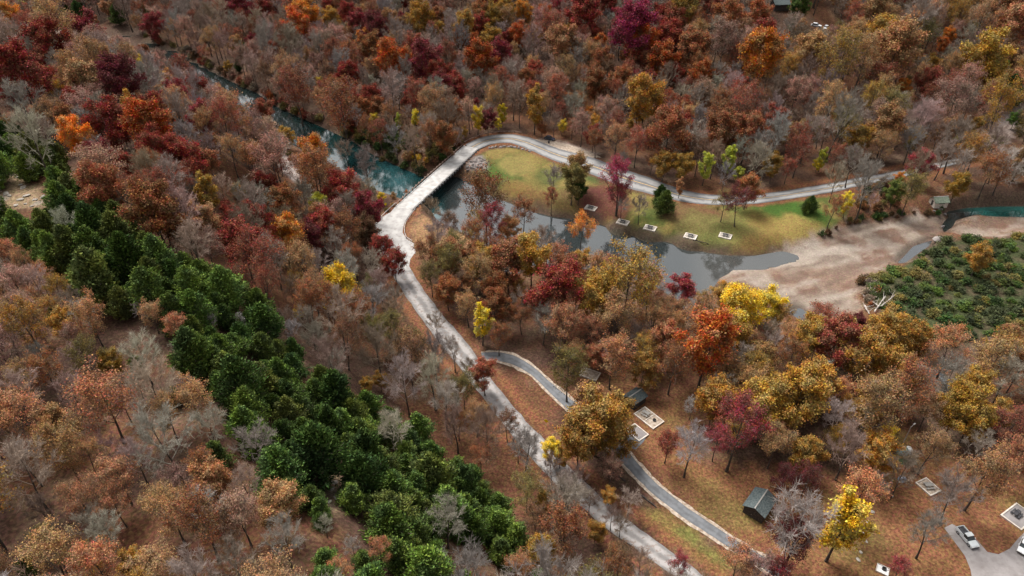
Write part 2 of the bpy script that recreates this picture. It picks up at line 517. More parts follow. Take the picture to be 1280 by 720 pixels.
def build_ground():
    xs, ys = axis(-215, 215, 1.15, 5200), axis(48, 345, 1.15, 5200)
    X, Y = np.meshgrid(xs, ys)
    x, y = X.ravel(), Y.ravel()
    z = ground(x, y)
    nx, ny = len(xs), len(ys)
    idx = np.arange(nx * ny).reshape(ny, nx)
    Q = np.stack([idx[:-1, :-1], idx[:-1, 1:], idx[1:, 1:], idx[1:, :-1]], -1).reshape(-1, 4)
    near = (np.abs(x) < 420) & (y > 20) & (y < 620)
    n1, n2, n3 = vnoise(x, y, 18, 21, 4), vnoise(x, y, 5, 31, 3), vnoise(x, y, 2.6, 41, 2)
    C = np.tile(np.array([0.062, 0.036, 0.025]), (len(x), 1))
    C = mixc(C, (0.105, 0.050, 0.027), S(n1, 0.42, 0.62))
    C = mixc(C, (0.13, 0.09, 0.06), S(n2, 0.55, 0.8) * 0.55)

    def area(poly, soft=2.0, wob=3.0):
        d = np.full(x.shape, 1e3)
        d[near] = sdist(x[near], y[near], poly)
        return 1 - S(d + (n3 - 0.5) * wob * 2 + (n2 - 0.5) * wob, -soft, soft)

    C = mixc(C, (0.168, 0.078, 0.037), area(camp, 4, 4) * 0.85)
    C = mixc(C, (0.13, 0.105, 0.035), area(camp, 4, 4) * S(n1, 0.55, 0.7) * 0.6)
    C = mixc(C, (0.055, 0.045, 0.026), area(field, 3, 3))
    C = mixc(C, (0.040, 0.050, 0.020), area(field, 3, 3) * S(n2, 0.35, 0.55) * 0.85)
    # the lawn: tan at its edge, greener and yellower patches inside
    k = area(lawn, 1.2, 1.0)
    L = np.tile(np.array([0.165, 0.135, 0.042]), (len(x), 1))
    L = mixc(L, (0.090, 0.108, 0.028), S(n1, 0.42, 0.58))
    L = mixc(L, (0.25, 0.18, 0.062), S(n2, 0.52, 0.72) * 0.7)

    def spot(px, py, r, c, a=1.0):
        nonlocal L
        cx, cy, _ = hit(px, py)
        d = np.hypot(x - cx, (y - cy) * 0.8) + (n2 - 0.5) * r * 0.8
        L = mixc(L, c, (1 - S(d, r * 0.45, r * 1.05)) * a)
    for px, py, r, c, a in ((622, 218, 9, (0.075, 0.11, 0.025), 0.8), (606, 222, 9, (0.07, 0.11, 0.022), 0.9), (648, 205, 10, (0.26, 0.20, 0.07), 0.8), (690, 218, 8, (0.08, 0.10, 0.03), 0.7),
                            (745, 222, 7, (0.07, 0.10, 0.03), 0.8), (755, 252, 14, (0.13, 0.048, 0.034), 0.95), (735, 248, 9, (0.12, 0.046, 0.034), 0.9), (705, 254, 8, (0.15, 0.10, 0.04), 0.8),
                            (870, 268, 11, (0.165, 0.085, 0.045), 0.85), (895, 272, 8, (0.15, 0.075, 0.04), 0.8), (850, 268, 8, (0.16, 0.09, 0.045), 0.8), (985, 263, 12, (0.05, 0.115, 0.018), 0.95), (965, 260, 9, (0.055, 0.105, 0.02), 0.9),
                            (1010, 262, 9, (0.055, 0.11, 0.02), 0.9), (960, 290, 13, (0.27, 0.185, 0.06), 0.9), (1000, 290, 11, (0.28, 0.20, 0.065), 0.9), (935, 306, 9, (0.27, 0.17, 0.06), 0.9),
                            (880, 288, 12, (0.15, 0.145, 0.045), 0.7), (918, 284, 10, (0.145, 0.145, 0.045), 0.7), (640, 245, 8, (0.21, 0.13, 0.045), 0.8), (668, 255, 7, (0.18, 0.10, 0.04), 0.8)):
        spot(px, py, r, c, a)
    C = C * (1 - k[:, None]) + 0.72 * L * k[:, None]
    C = mixc(C, (0.17, 0.125, 0.04), area(strip_, 1.5, 1.5) * 0.8)
    C = mixc(C, (0.10, 0.105, 0.03), area(strip_, 1.5, 1.5) * S(n2, 0.5, 0.65) * 0.8)
    C = mixc(C, (0.26, 0.15, 0.075), area(bank, 3, 3) * 0.8)
    for g in glades:
        C = mixc(C, (0.21, 0.15, 0.09), area(g, 1.2, 1.4))
        C = mixc(C, (0.32, 0.28, 0.235), area(g, 1.2, 1.4) * S(n3, 0.62, 0.75) * 0.8)
    # bare mud and stones close to the water, then the gravel bars
    dw = np.full(x.shape, 1e3)
    for w in WATER:
        dw[near] = np.minimum(dw[near], sdist(x[near], y[near], w))
    C = mixc(C, (0.075, 0.052, 0.038), (1 - S(dw + (n2 - 0.5) * 5, 1.0, 5.0)) * 0.85)
    for g in GRAVEL:
        kg = area(g, 3.0, 3.5)
        C = mixc(C, (0.185, 0.125, 0.092), kg)
        C = mixc(C, (0.215, 0.172, 0.138), kg * S(n1, 0.38, 0.58))
        C = mixc(C, (0.12, 0.068, 0.048), kg * S(n2, 0.50, 0.68) * 0.85)
    gx, gy, _ = hit(1000, 320)
    C = mixc(C, (0.24, 0.202, 0.168), area(GRAVEL[0], 2, 2) * (1 - S(np.hypot((x - gx) * 0.45, y - gy) + (n2 - .5) * 6, 4, 11)) * 0.8)
    for p, c in ((shoulder, (0.26, 0.20, 0.165)), (lot, (0.20, 0.16, 0.14)), (sand, (0.27, 0.23, 0.21)), (topsand, (0.25, 0.19, 0.16))):
        C = mixc(C, c, area(p, 1.5, 1.6))
    C = mixc(C, (0.17, 0.145, 0.135), area(riprap, 1.2, 1.2))
    C = mixc(C, (0.07, 0.06, 0.045), 1 - S(dw, -2.0, -0.3))
    # leaf drifts and pale grit along the road edges
    for c, hw in ((main_c, 3.2), (back_c, 3.5)):
        d = np.full(x.shape, 1e3)
        d[near] = seg_dist(x[near], y[near], c[::3])
        C = mixc(C, (0.17, 0.072, 0.035), (1 - S(np.abs(d - hw - 1.6) + (n3 - .5), 0.6, 2.2)) * 0.7 * (1 - k))
    # silt lines and damp streaks along the bars
    gx0, gy0 = flat(905, 345, -3.4)
    gx1, gy1 = flat(1150, 285, -3.4)
    ga = math.atan2(gy1 - gy0, gx1 - gx0)
    su, sv = x * math.cos(ga) + y * math.sin(ga), -x * math.sin(ga) + y * math.cos(ga)
    st_ = vnoise(su / 7.0, sv, 2.4, 91, 3)
    grain = np.ones(len(x))
    for g in GRAVEL:
        kg = area(g, 2.0, 2.0)
        C = mixc(C, (0.125, 0.088, 0.068), kg * S(st_, 0.56, 0.72) * 0.65)
        C = mixc(C, (0.27, 0.23, 0.195), kg * S(st_, 0.44, 0.30) * 0.5)
        C = mixc(C, (0.085, 0.068, 0.054), kg * (1 - S(dw + (n2 - .5) * 3, 0.8, 3.4)) * 0.8)
        grain = np.minimum(grain, 1 - 0.62 * kg)
    grain = np.minimum(grain, 1 - 0.45 * area(lawn, 1.5, 1.0))
    C *= (0.82 + 0.36 * vnoise(x, y, 1.6, 77, 2))[:, None]
    me = quad_mesh('ground', np.stack([x, y, z], -1), Q, [])
    at = me.color_attributes.new('earth', 'FLOAT_COLOR', 'POINT')
    at.data.foreach_set('color', np.concatenate([C, grain[:, None]], 1).astype(np.float32).ravel())
    me.polygons.foreach_set('use_smooth', [True] * len(me.polygons))
    m, N, Lk, b = material('earth_and_leaf_litter')
    a = N.new('ShaderNodeVertexColor')
    a.layer_name = 'earth'
    tc = N.new('ShaderNodeTexCoord')
    nz = N.new('ShaderNodeTexNoise')
    nz.inputs['Scale'].default_value, nz.inputs['Detail'].default_value, nz.inputs['Roughness'].default_value = 1.7, 9, 0.72
    Lk.new(tc.outputs['Object'], nz.inputs['Vector'])
    vo = N.new('ShaderNodeTexVoronoi')
    vo.inputs['Scale'].default_value = 2.4
    Lk.new(tc.outputs['Object'], vo.inputs['Vector'])
    mr = N.new('ShaderNodeMapRange')
    mr.inputs['From Min'].default_value, mr.inputs['From Max'].default_value = 0.3, 0.7
    mr.inputs['To Min'].default_value, mr.inputs['To Max'].default_value = 0.45, 1.6
    Lk.new(nz.outputs['Fac'], mr.inputs['Value'])
    sep = N.new('ShaderNodeSeparateColor')
    Lk.new(vo.outputs['Color'], sep.inputs[0])
    mr2 = N.new('ShaderNodeMapRange')
    mr2.inputs['To Min'].default_value, mr2.inputs['To Max'].default_value = 0.75, 1.3
    Lk.new(sep.outputs[0], mr2.inputs['Value'])
    mu = N.new('ShaderNodeMath')
    mu.operation = 'MULTIPLY'
    Lk.new(mr.outputs[0], mu.inputs[0])
    Lk.new(mr2.outputs[0], mu.inputs[1])
    hs = N.new('ShaderNodeHueSaturation')
    Lk.new(a.outputs['Color'], hs.inputs['Color'])
    gm = N.new('ShaderNodeMix')
    gm.data_type = 'FLOAT'
    gm.inputs[2].default_value = 1.0
    Lk.new(a.outputs['Alpha'], gm.inputs[0])
    Lk.new(mu.outputs[0], gm.inputs[3])
    Lk.new(gm.outputs[0], hs.inputs['Value'])
    mh = N.new('ShaderNodeMapRange')
    mh.inputs['To Min'].default_value, mh.inputs['To Max'].default_value = 0.475, 0.525
    Lk.new(sep.outputs[1], mh.inputs['Value'])
    Lk.new(mh.outputs[0], hs.inputs['Hue'])
    Lk.new(hs.outputs[0], b.inputs['Base Color'])
    b.inputs['Roughness'].default_value = 0.95
    b.inputs['Specular IOR Level'].default_value = 0.1
    bp = N.new('ShaderNodeBump')
    bp.inputs['Strength'].default_value = 0.5
    bp.inputs['Distance'].default_value = 0.3
    Lk.new(nz.outputs['Fac'], bp.inputs['Height'])
    Lk.new(bp.outputs['Normal'], b.inputs['Normal'])
    me.materials.append(m)
    tag(link('ground', me), kind='structure')


build_ground()


# ------------------------------------------------------------------ water
def water_mat():
    m, N, L, b = material('river_water')
    tc = N.new('ShaderNodeTexCoord')
    a = N.new('ShaderNodeVertexColor')
    a.layer_name = 'depth'
    L.new(a.outputs['Color'], b.inputs['Base Color'])
    b.inputs['Roughness'].default_value = 0.035
    b.inputs['IOR'].default_value = 1.85
    b.inputs['Specular IOR Level'].default_value = 0.5
    nz = N.new('ShaderNodeTexNoise')
    nz.inputs['Scale'].default_value, nz.inputs['Detail'].default_value = 0.8, 3
    L.new(tc.outputs['Object'], nz.inputs['Vector'])
    bp = N.new('ShaderNodeBump')
    bp.inputs['Strength'].default_value, bp.inputs['Distance'].default_value = 0.06, 0.15
    L.new(nz.outputs['Fac'], bp.inputs['Height'])
    L.new(bp.outputs['Normal'], b.inputs['Normal'])
    return m


M_WATER = water_mat()


def build_water(i, poly):
    P = np.array(poly)
    st = 1.5
    xs, ys = np.arange(P[:, 0].min() - 6, P[:, 0].max() + 6, st), np.arange(P[:, 1].min() - 6, P[:, 1].max() + 6, st)
    X, Y = np.meshgrid(xs, ys)
    d = sdist(X, Y, poly)
    ny, nx = X.shape
    idx = np.arange(nx * ny).reshape(ny, nx)
    keep = (np.minimum.reduce([d[:-1, :-1], d[:-1, 1:], d[1:, 1:], d[1:, :-1]]) < 3.0)
    Q = np.stack([idx[:-1, :-1], idx[:-1, 1:], idx[1:, 1:], idx[1:, :-1]], -1)[keep]
    used = np.unique(Q)
    mp = np.zeros(nx * ny, int)
    mp[used] = np.arange(len(used))
    x, y = X.ravel()[used], Y.ravel()[used]
    me = quad_mesh('river', np.stack([x, y, np.full(len(x), WZ)], -1), mp[Q], [M_WATER])
    # the colour of the water: teal over the deep river reach, murky pond with its grey-blue sky reflection painted in
    C = np.tile(np.array([0.010, 0.016, 0.016]), (len(x), 1))
    n = vnoise(x, y, 9, 61, 3)
    if i == 0:
        px = 640 + FPX * x / (y * CP - (WZ - CAM_Z) * SP)
        C = mixc(C, (0.004, 0.020, 0.020), S(px, 350, 410) * (1 - S(px, 545, 560)))
        C = mixc(C, (0.018, 0.060, 0.066), S(px, 425, 490) * (1 - S(px, 545, 560)) * S(n, 0.2, 0.7))
        C = mixc(C, (0.024, 0.029, 0.030), S(px, 548, 575))
        C = mixc(C, (0.06, 0.06, 0.056), S(px, 850, 890) * 0.7)
    elif i == 2:
        C = mixc(C, (0.012, 0.065, 0.058), S(x, *sorted((flat(1195, 265, WZ)[0], flat(1235, 265, WZ)[0]))))
    else:
        C[:] = (0.05, 0.055, 0.06)
    at = me.color_attributes.new('depth', 'FLOAT_COLOR', 'POINT')
    at.data.foreach_set('color', np.concatenate([C, np.ones((len(C), 1))], 1).astype(np.float32).ravel())
    tag(link('river' if i < 3 else 'water_pool', me), kind='structure')


for i_, w_ in enumerate(WATER):
    build_water(i_, w_)


# ------------------------------------------------------------------ roads
def strip_mesh(name, Lp, Rp, z, mats, cols, rows=None):
    """A road surface between two edge lines; 'u' runs across it and 'v' along it, in metres."""
    n = len(Lp)
    ts = np.linspace(0, 1, cols + 1)
    V = np.stack([np.concatenate([Lp * (1 - t) + Rp * t, np.full((n, 1), z)], 1) for t in ts], 1).reshape(-1, 3)
    c = cols + 1
    idx = np.arange(n * c).reshape(n, c)
    Q = np.stack([idx[:-1, :-1], idx[:-1, 1:], idx[1:, 1:], idx[1:, :-1]], -1).reshape(-1, 4)
    me = quad_mesh(name, V, Q, mats)
    mid = (Lp + Rp) / 2
    s = np.concatenate([[0], np.cumsum(np.linalg.norm(np.diff(mid, axis=0), axis=1))])
    uv = np.stack([np.tile(ts, n), np.repeat(s, c)], 1)
    lay = me.uv_layers.new(name='UVMap')
    lay.data.foreach_set('uv', uv[Q.ravel()].astype(np.float32).ravel())
    return me, s


def road_mat(name, base, light, patch, track=0.5, patch_amt=0.5, scale=0.35, leaf=0.0):
    """Worn pavement: paler wheel tracks along it, patches and stains across it."""
    m, N, L, b = material(name)
    uv = N.new('ShaderNodeUVMap')
    sp = N.new('ShaderNodeSeparateXYZ')
    L.new(uv.outputs[0], sp.inputs[0])
    wv = N.new('ShaderNodeMath')
    wv.operation = 'MULTIPLY'
    wv.inputs[1].default_value = 4 * math.pi
    L.new(sp.outputs['X'], wv.inputs[0])
    co = N.new('ShaderNodeMath')
    co.operation = 'COSINE'
    L.new(wv.outputs[0], co.inputs[0])
    tc = N.new('ShaderNodeTexCoord')
    nz = N.new('ShaderNodeTexNoise')
    nz.inputs['Scale'].default_value, nz.inputs['Detail'].default_value, nz.inputs['Roughness'].default_value = scale, 8, 0.65
    L.new(tc.outputs['Object'], nz.inputs['Vector'])
    ad = N.new('ShaderNodeMath')
    ad.operation = 'MULTIPLY_ADD'
    ad.inputs[1].default_value = -0.16 * track
    L.new(co.outputs[0], ad.inputs[0])
    L.new(nz.outputs['Fac'], ad.inputs[2])
    r = N.new('ShaderNodeValToRGB')
    r.color_ramp.elements[0].position, r.color_ramp.elements[1].position = 0.36, 0.62
    r.color_ramp.elements[0].color, r.color_ramp.elements[1].color = (*base, 1), (*light, 1)
    L.new(ad.outputs[0], r.inputs['Fac'])
    n2 = N.new('ShaderNodeTexNoise')
    n2.inputs['Scale'].default_value, n2.inputs['Detail'].default_value = scale * 2.3, 5
    L.new(tc.outputs['Object'], n2.inputs['Vector'])
    r2 = N.new('ShaderNodeMapRange')
    r2.inputs['From Min'].default_value, r2.inputs['From Max'].default_value = 0.56, 0.66
    r2.inputs['To Max'].default_value = patch_amt
    L.new(n2.outputs['Fac'], r2.inputs['Value'])
    mx = N.new('ShaderNodeMix')
    mx.data_type = 'RGBA'
    L.new(r2.outputs[0], mx.inputs['Factor'])
    L.new(r.outputs[0], mx.inputs[6])
    mx.inputs[7].default_value = (*patch, 1)
    L.new(mx.outputs[2], b.inputs['Base Color'])
    b.inputs['Roughness'].default_value = 0.9
    b.inputs['Specular IOR Level'].default_value = 0.2
    return m


M_ROAD = road_mat('worn_pale_pavement', (0.175, 0.165, 0.16), (0.32, 0.30, 0.29), (0.17, 0.11, 0.08), 0.9, 0.6, 0.4)
M_JUNCTION = road_mat('bleached_concrete', (0.29, 0.275, 0.265), (0.41, 0.395, 0.38), (0.22, 0.20, 0.185), 0.4, 0.5, 0.35)
M_BACKROAD = road_mat('worn_grey_pavement', (0.135, 0.135, 0.138), (0.265, 0.258, 0.252), (0.15, 0.14, 0.135), 1.6, 0.35, 0.25)
M_PATH = road_mat('blue_grey_asphalt', (0.105, 0.109, 0.116), (0.160, 0.165, 0.175), (0.095, 0.095, 0.10), 0.4, 0.3, 0.5)
M_LOT = road_mat('pink_grey_pavement', (0.20, 0.18, 0.175), (0.27, 0.25, 0.245), (0.155, 0.135, 0.125), 0.2, 0.35, 0.35)
M_VERGE = rough_mat('pale_gravel_verge', (0.22, 0.16, 0.115), (0.45, 0.38, 0.31), 1.4, 0.95)
M_LINE = rough_mat('faded_yellow_line', (0.42, 0.27, 0.10), (0.56, 0.38, 0.16), 0.8, 0.8)



def ragged(P, seed, amp):
    n = np.random.default_rng(seed).normal(size=(len(P), 2))
    n = (n + np.roll(n, 1, 0)) * 0.5
    return P + n * amp


# pale verge first, the surface a little higher, the painted line on top
nsplit = 16 * 6
me, _ = strip_mesh('road', ragged(main_l[:nsplit + 1], 5, 0.14), ragged(main_r[:nsplit + 1], 6, 0.14), 0.062, [M_ROAD], 6)
tag(link('road', me), kind='structure')
me, _ = strip_mesh('road', main_l[nsplit:], main_r[nsplit:], 0.062, [M_JUNCTION], 6)
tag(link('road', me), kind='structure')
me, _ = strip_mesh('road', ragged(back_l, 7, 0.14), ragged(back_r, 8, 0.14), 0.062, [M_BACKROAD], 6)
tag(link('road', me), kind='structure')
lw = 0.013
lm = back_l * 0.5 + back_r * 0.5
me, _ = strip_mesh('road_marking', back_l * 0.515 + back_r * 0.485, back_l * 0.485 + back_r * 0.515, 0.068, [M_LINE], 1)
tag(link('road_marking', me), kind='structure')
me, _ = strip_mesh('path_verge', ragged(path_l, 1, 0.20), ragged(path_r, 2, 0.20), 0.050, [M_VERGE], 4)
tag(link('path_verge', me), kind='structure')
me, _ = strip_mesh('path', ragged(path_l * 0.83 + path_r * 0.17, 3, 0.07), ragged(path_l * 0.17 + path_r * 0.83, 4, 0.07), 0.058, [M_PATH], 6)
tag(link('path', me), kind='structure')


def sheet(name, poly, z, mat):
    b = MB()
    b.add([(x, y, z) for x, y in poly], [tuple(range(len(poly)))])
    o = b.build(name, mat)
    me = o.data
    bm = bmesh.new()
    bm.from_mesh(me)
    bmesh.ops.triangulate(bm, faces=bm.faces)
    bm.to_mesh(me)
    bm.free()
    if not me.uv_layers:
        me.uv_layers.new(name='UVMap')
    return tag(o, kind='structure')


sheet('pavement', PAVED, 0.055, M_LOT)
# the junction's two spurs
sheet('road_apron', flats([(500, 285), (504, 292), (509, 299), (517, 304), (528, 307), (540, 308.5), (541, 311.5), (528, 313), (518, 317), (513, 324), (511, 334), (500, 330)]), 0.054, M_JUNCTION)
sheet('road_apron', flats([(484, 312), (474, 308), (468, 300), (466, 288), (469, 277), (477, 271.5), (487, 266), (492, 275), (490, 300)]), 0.054, M_JUNCTION)
sheet('road_shoulder', flats([(668, 174), (690, 176), (712, 181), (735, 189), (752, 197), (730, 197), (700, 188.5), (684, 182)]), 0.046, M_VERGE)


# ------------------------------------------------------------------ the bridge
def build_bridge():
    A, B, C_, D = [np.array(flat(x, y, 0.0)) for x, y in BRIDGE]     # near left, near right, far right, far left
    p0, p1 = (A + B) / 2, (C_ + D) / 2
    L = float(np.linalg.norm(p1 - p0))
    ang = math.atan2(p1[1] - p0[1], p1[0] - p0[0])
    nrm = np.array([-(p1 - p0)[1], (p1 - p0)[0]]) / L
    W = 0.5 * (abs(np.dot(A - B, nrm)) + abs(np.dot(D - C_, nrm)))
    t = thing('road_bridge', 'long pale concrete road bridge carrying the road across the teal river', 'bridge', (p0[0], p0[1], 0), ang)
    b = MB()
    b.box(-1.5, L + 1.5, -W / 2, W / 2, -0.45, 0.085)
    b.build('deck', M_CONC, t)
    b = MB()
    for k in range(4):
        y = -W / 2 + 1.0 + k * (W - 2.0) / 3
        b.box(-0.6, L + 0.6, y - 0.25, y + 0.25, -1.6, -0.452)
    b.build('girders', M_CONCD, t)
    for s, mp, mr_, hh, step in ((1, M_RUST, M_RUST, 0.95, 2.4), (-1, M_STEEL, M_CONC, 0.30, 2.1)):
        g = MB()
        y = s * (W / 2 + 0.14)
        g.box(-1.5, L + 1.5, y - 0.06, y + 0.06, hh - 0.26, hh)
        rail = g.build('guard_rail', mr_, t)
        n = int(L / step)
        g = MB()
        g.box(-0.2 if s > 0 else -0.42, 0.2 if s > 0 else 0.42, *sorted((s * 0.065, s * (0.42 if s > 0 else 0.62))), -0.7, (hh + 0.05) if s > 0 else 0.02)  # right-hand posts dark and widened, their shadows put into colour and shape
        post = g.build('rail_post', mp, rail)
        for k in range(n + 1):
            q = post if k == 0 else copy_tree(post, rail)
            q.location = (k * L / n, y, 0)
        g = MB()
        g.box(-1.5, L + 1.5, s * (W / 2 - 0.4) - 0.15, s * (W / 2 - 0.4) + 0.15, 0.087, 0.24)
        g.build('kerb', M_CONC, t)
    for f in (0.24, 0.735):
        x = L * f
        g = MB()
        g.box(x - 0.65, x + 0.65, -W / 2 - 0.3, W / 2 + 0.3, -2.5, -1.604)
        pier = g.build('pier', M_CONCD, t)
        for y in (-W / 2 + 0.8, W / 2 - 0.8):
            g = MB()
            g.tube((x, y, -7), (x, y, -2.5), 0.62, 0.62, 14)
            g.build('column', M_CONC, pier, smooth=False)
    for x0, x1 in ((-3.0, 0.6), (L - 0.6, L + 3.0)):
        g = MB()
        g.box(x0, x1, -W / 2 - 0.2, W / 2 + 0.2, -6, -1.62)
        g.build('abutment', M_CONCD, t)
    return p0, p1, ang, L, W


BP0, BP1, BANG, BLEN, BWID = build_bridge()


def guard_rail(pts, label, mat, h=0.75, step=3.0):
    P = np.array(pts)
    s = np.concatenate([[0], np.cumsum(np.linalg.norm(np.diff(P, axis=0), axis=1))])
    n = max(2, int(s[-1] / step))
    q = np.stack([np.interp(np.linspace(0, s[-1], n + 1), s, P[:, k]) for k in (0, 1)], 1)
    c = q[0]
    t = thing('guard_rail', label, 'guard rail', (c[0], c[1], 0))
    b, p = MB(), MB()
    p.box(-0.09, 0.09, -0.17, -0.052, -0.3, h - 0.02)
    post = p.build('post', M_DARKWOOD, t)
    for i in range(n):
        a, e = q[i] - c, q[i + 1] - c
        d = e - a
        M = Matrix.Translation((a[0], a[1], 0)) @ Matrix.Rotation(math.atan2(d[1], d[0]), 4, 'Z')
        b.box(0, float(np.linalg.norm(d)) + 0.02, -0.05, 0.05, h - 0.32, h, 0, M)
        q_ = post if i == 0 else copy_tree(post, t)
        q_.location, q_.rotation_euler = (a[0], a[1], 0), (0, 0, math.atan2(d[1], d[0]))
    b.build('beam', mat, t)


off = lambda pts, dx, dy: [(x + dx, y + dy) for x, y in pts]
guard_rail([flat(*p) for p in [(580, 179), (590, 174), (600, 170), (612, 167.2), (625, 165.6), (640, 165.5), (652, 167)]], 'weathered steel guard rail round the outside of the road bend', M_RUST)
guard_rail([flat(*p) for p in [(494, 256), (485, 264), (477, 272), (470, 279)]], 'short pale guard rail at the near end of the bridge beside the red maple', M_GALV)
guard_rail([flat(*p) for p in [(519, 263), (512, 272), (507, 280), (505, 290), (508, 298), (515, 303)]], 'curved low guard rail along the inside of the junction below the bridge', M_GALV)


# ------------------------------------------------------------------ trees: meshes
def frame(d):
    d = d / (np.linalg.norm(d, axis=1, keepdims=True) + 1e-9)
    ref = np.where(np.abs(d[:, 2:3]) > 0.9, np.array([[1.0, 0, 0]]), np.array([[0, 0, 1.0]]))
    a = np.cross(d, ref)
    a /= np.linalg.norm(a, axis=1, keepdims=True) + 1e-9
    return a, np.cross(d, a)


def tubes(P0, P1, R0, R1, n):
    P0, P1 = np.asarray(P0, float), np.asarray(P1, float)
    R0, R1 = np.asarray(R0, float)[:, None], np.asarray(R1, float)[:, None]
    a, b = frame(P1 - P0)
    V = []
    for k in range(n):
        c, s = math.cos(2 * math.pi * k / n), math.sin(2 * math.pi * k / n)
        V.append(P0 + (a * c + b * s) * R0)
        V.append(P1 + (a * c + b * s) * R1)
    V = np.stack(V, 1)
    m = len(P0)
    base = (np.arange(m) * 2 * n)[:, None]
    Q = np.concatenate([base + np.array([2 * k, 2 * ((k + 1) % n), 2 * ((k + 1) % n) + 1, 2 * k + 1]) for k in range(n)], 0)
    return V.reshape(-1, 3), Q


def leaves(rng, C, size, up=0.25, out=None, asp=0.75):
    """One small four-cornered leaf clump at each centre."""
    m = len(C)
    nrm = rng.normal(size=(m, 3))
    nrm /= np.linalg.norm(nrm, axis=1, keepdims=True)
    nrm[:, 2] = nrm[:, 2] + up
    if out is not None:
        nrm += out * 0.5
    a, b = frame(nrm)
    th = rng.uniform(0, 2 * math.pi, (m, 1))
    a, b = a * np.cos(th) + b * np.sin(th), -a * np.sin(th) + b * np.cos(th)
    s = (size * rng.uniform(0.6, 1.4, m))[:, None]
    bend = nrm / (np.linalg.norm(nrm, axis=1, keepdims=True) + 1e-9) * s * 0.25
    V = np.stack([C - a * s, C - b * s * asp + bend, C + a * s, C + b * s * asp - bend], 1).reshape(-1, 3)
    return V, np.arange(4 * m).reshape(m, 4)


def join(parts):
    V, Q, M, n = [], [], [], 0
    for v, q, mi in parts:
        V.append(v)
        Q.append(q + n)
        M.append(np.full(len(q), mi))
        n += len(v)
    return np.concatenate(V), np.concatenate(Q), np.concatenate(M)


def skeleton(rng, H, W, fork=0.32, limbs=8, low=-0.15, vase=0.0, nsub=6, ntw=5):
    """Trunk, limbs, branches and twigs of a broadleaf crown W wide on a tree H tall."""
    zc, rz, rx = H * 0.66, H * 0.35, W / 2
    kx, ky = rng.normal(0, 0.012 * H, 2)
    tr = lambda t: np.array([kx * t * 2 + math.sin(t * 5) * 0.012 * H, ky * t * 2 + math.cos(t * 4) * 0.012 * H, H * 0.84 * t])
    T = [[], [], [], []]
    ts = np.linspace(0, 1, 8)
    r0 = 0.0135 * H
    for i in range(7):
        T[0].append((tr(ts[i]), tr(ts[i + 1]), r0 * (1 - ts[i] * 0.85) * (1.35 if i == 0 else 1), r0 * (1 - ts[i + 1] * 0.85)))
    L1, L2, L3 = [], [], []
    az = rng.uniform(0, 6.28)
    for i in range(limbs):
        f = (i + rng.uniform(0.1, 0.9)) / limbs
        t = fork / 0.84 + (0.92 - fork / 0.84) * f
        s = tr(t)
        az += 2.4 + rng.normal(0, 0.25)
        el = low + (1.25 - low) * f ** 1.2
        k = rng.uniform(0.78, 1.02)
        e = np.array([rx * math.cos(az) * math.cos(el) * k, rx * math.sin(az) * math.cos(el) * k, zc + rz * math.sin(el) * k])
        c = s * 0.5 + e * 0.5 + np.array([0, 0, -0.10 * rz * (1 + vase)])
        pts = [s * (1 - u) ** 2 + 2 * c * u * (1 - u) + e * u * u for u in np.linspace(0, 1, 5)]
        rl = r0 * 0.42 * (1 - 0.5 * f)
        for j in range(4):
            L1.append((pts[j], pts[j + 1], rl * (1 - j * 0.2), rl * (1 - (j + 1) * 0.2)))
        for j in range(nsub):
            u = 0.28 + 0.72 * (j + rng.uniform(0, 1)) / nsub
            p = s * (1 - u) ** 2 + 2 * c * u * (1 - u) + e * u * u
            d = rng.normal(size=3)
            d /= np.linalg.norm(d)
            o = (p - np.array([0, 0, zc - 0.35 * rz]))
            o /= np.linalg.norm(o) + 1e-6
            d = d * 0.75 + o * 0.75 + np.array([0, 0, 0.25])
            d /= np.linalg.norm(d)
            ln = W * rng.uniform(0.14, 0.26) * (1.1 - 0.4 * u)
            q = p + d * ln
            L2.append((p, q, rl * 0.4, rl * 0.16))
            for k2 in range(ntw):
                v = (k2 + rng.uniform(0.2, 1.0)) / ntw
                a = p + (q - p) * v
                d2 = rng.normal(size=3)
                d2 /= np.linalg.norm(d2)
                d2 = d2 * 0.7 + d * 0.7 + np.array([0, 0, 0.2])
                d2 /= np.linalg.norm(d2)
                L3.append((a, a + d2 * W * rng.uniform(0.06, 0.125), 0.0, 0.0))
    return T[0], L1, L2, L3


def arr(segs):
    return [np.array([s[k] for s in segs]) for k in range(4)]


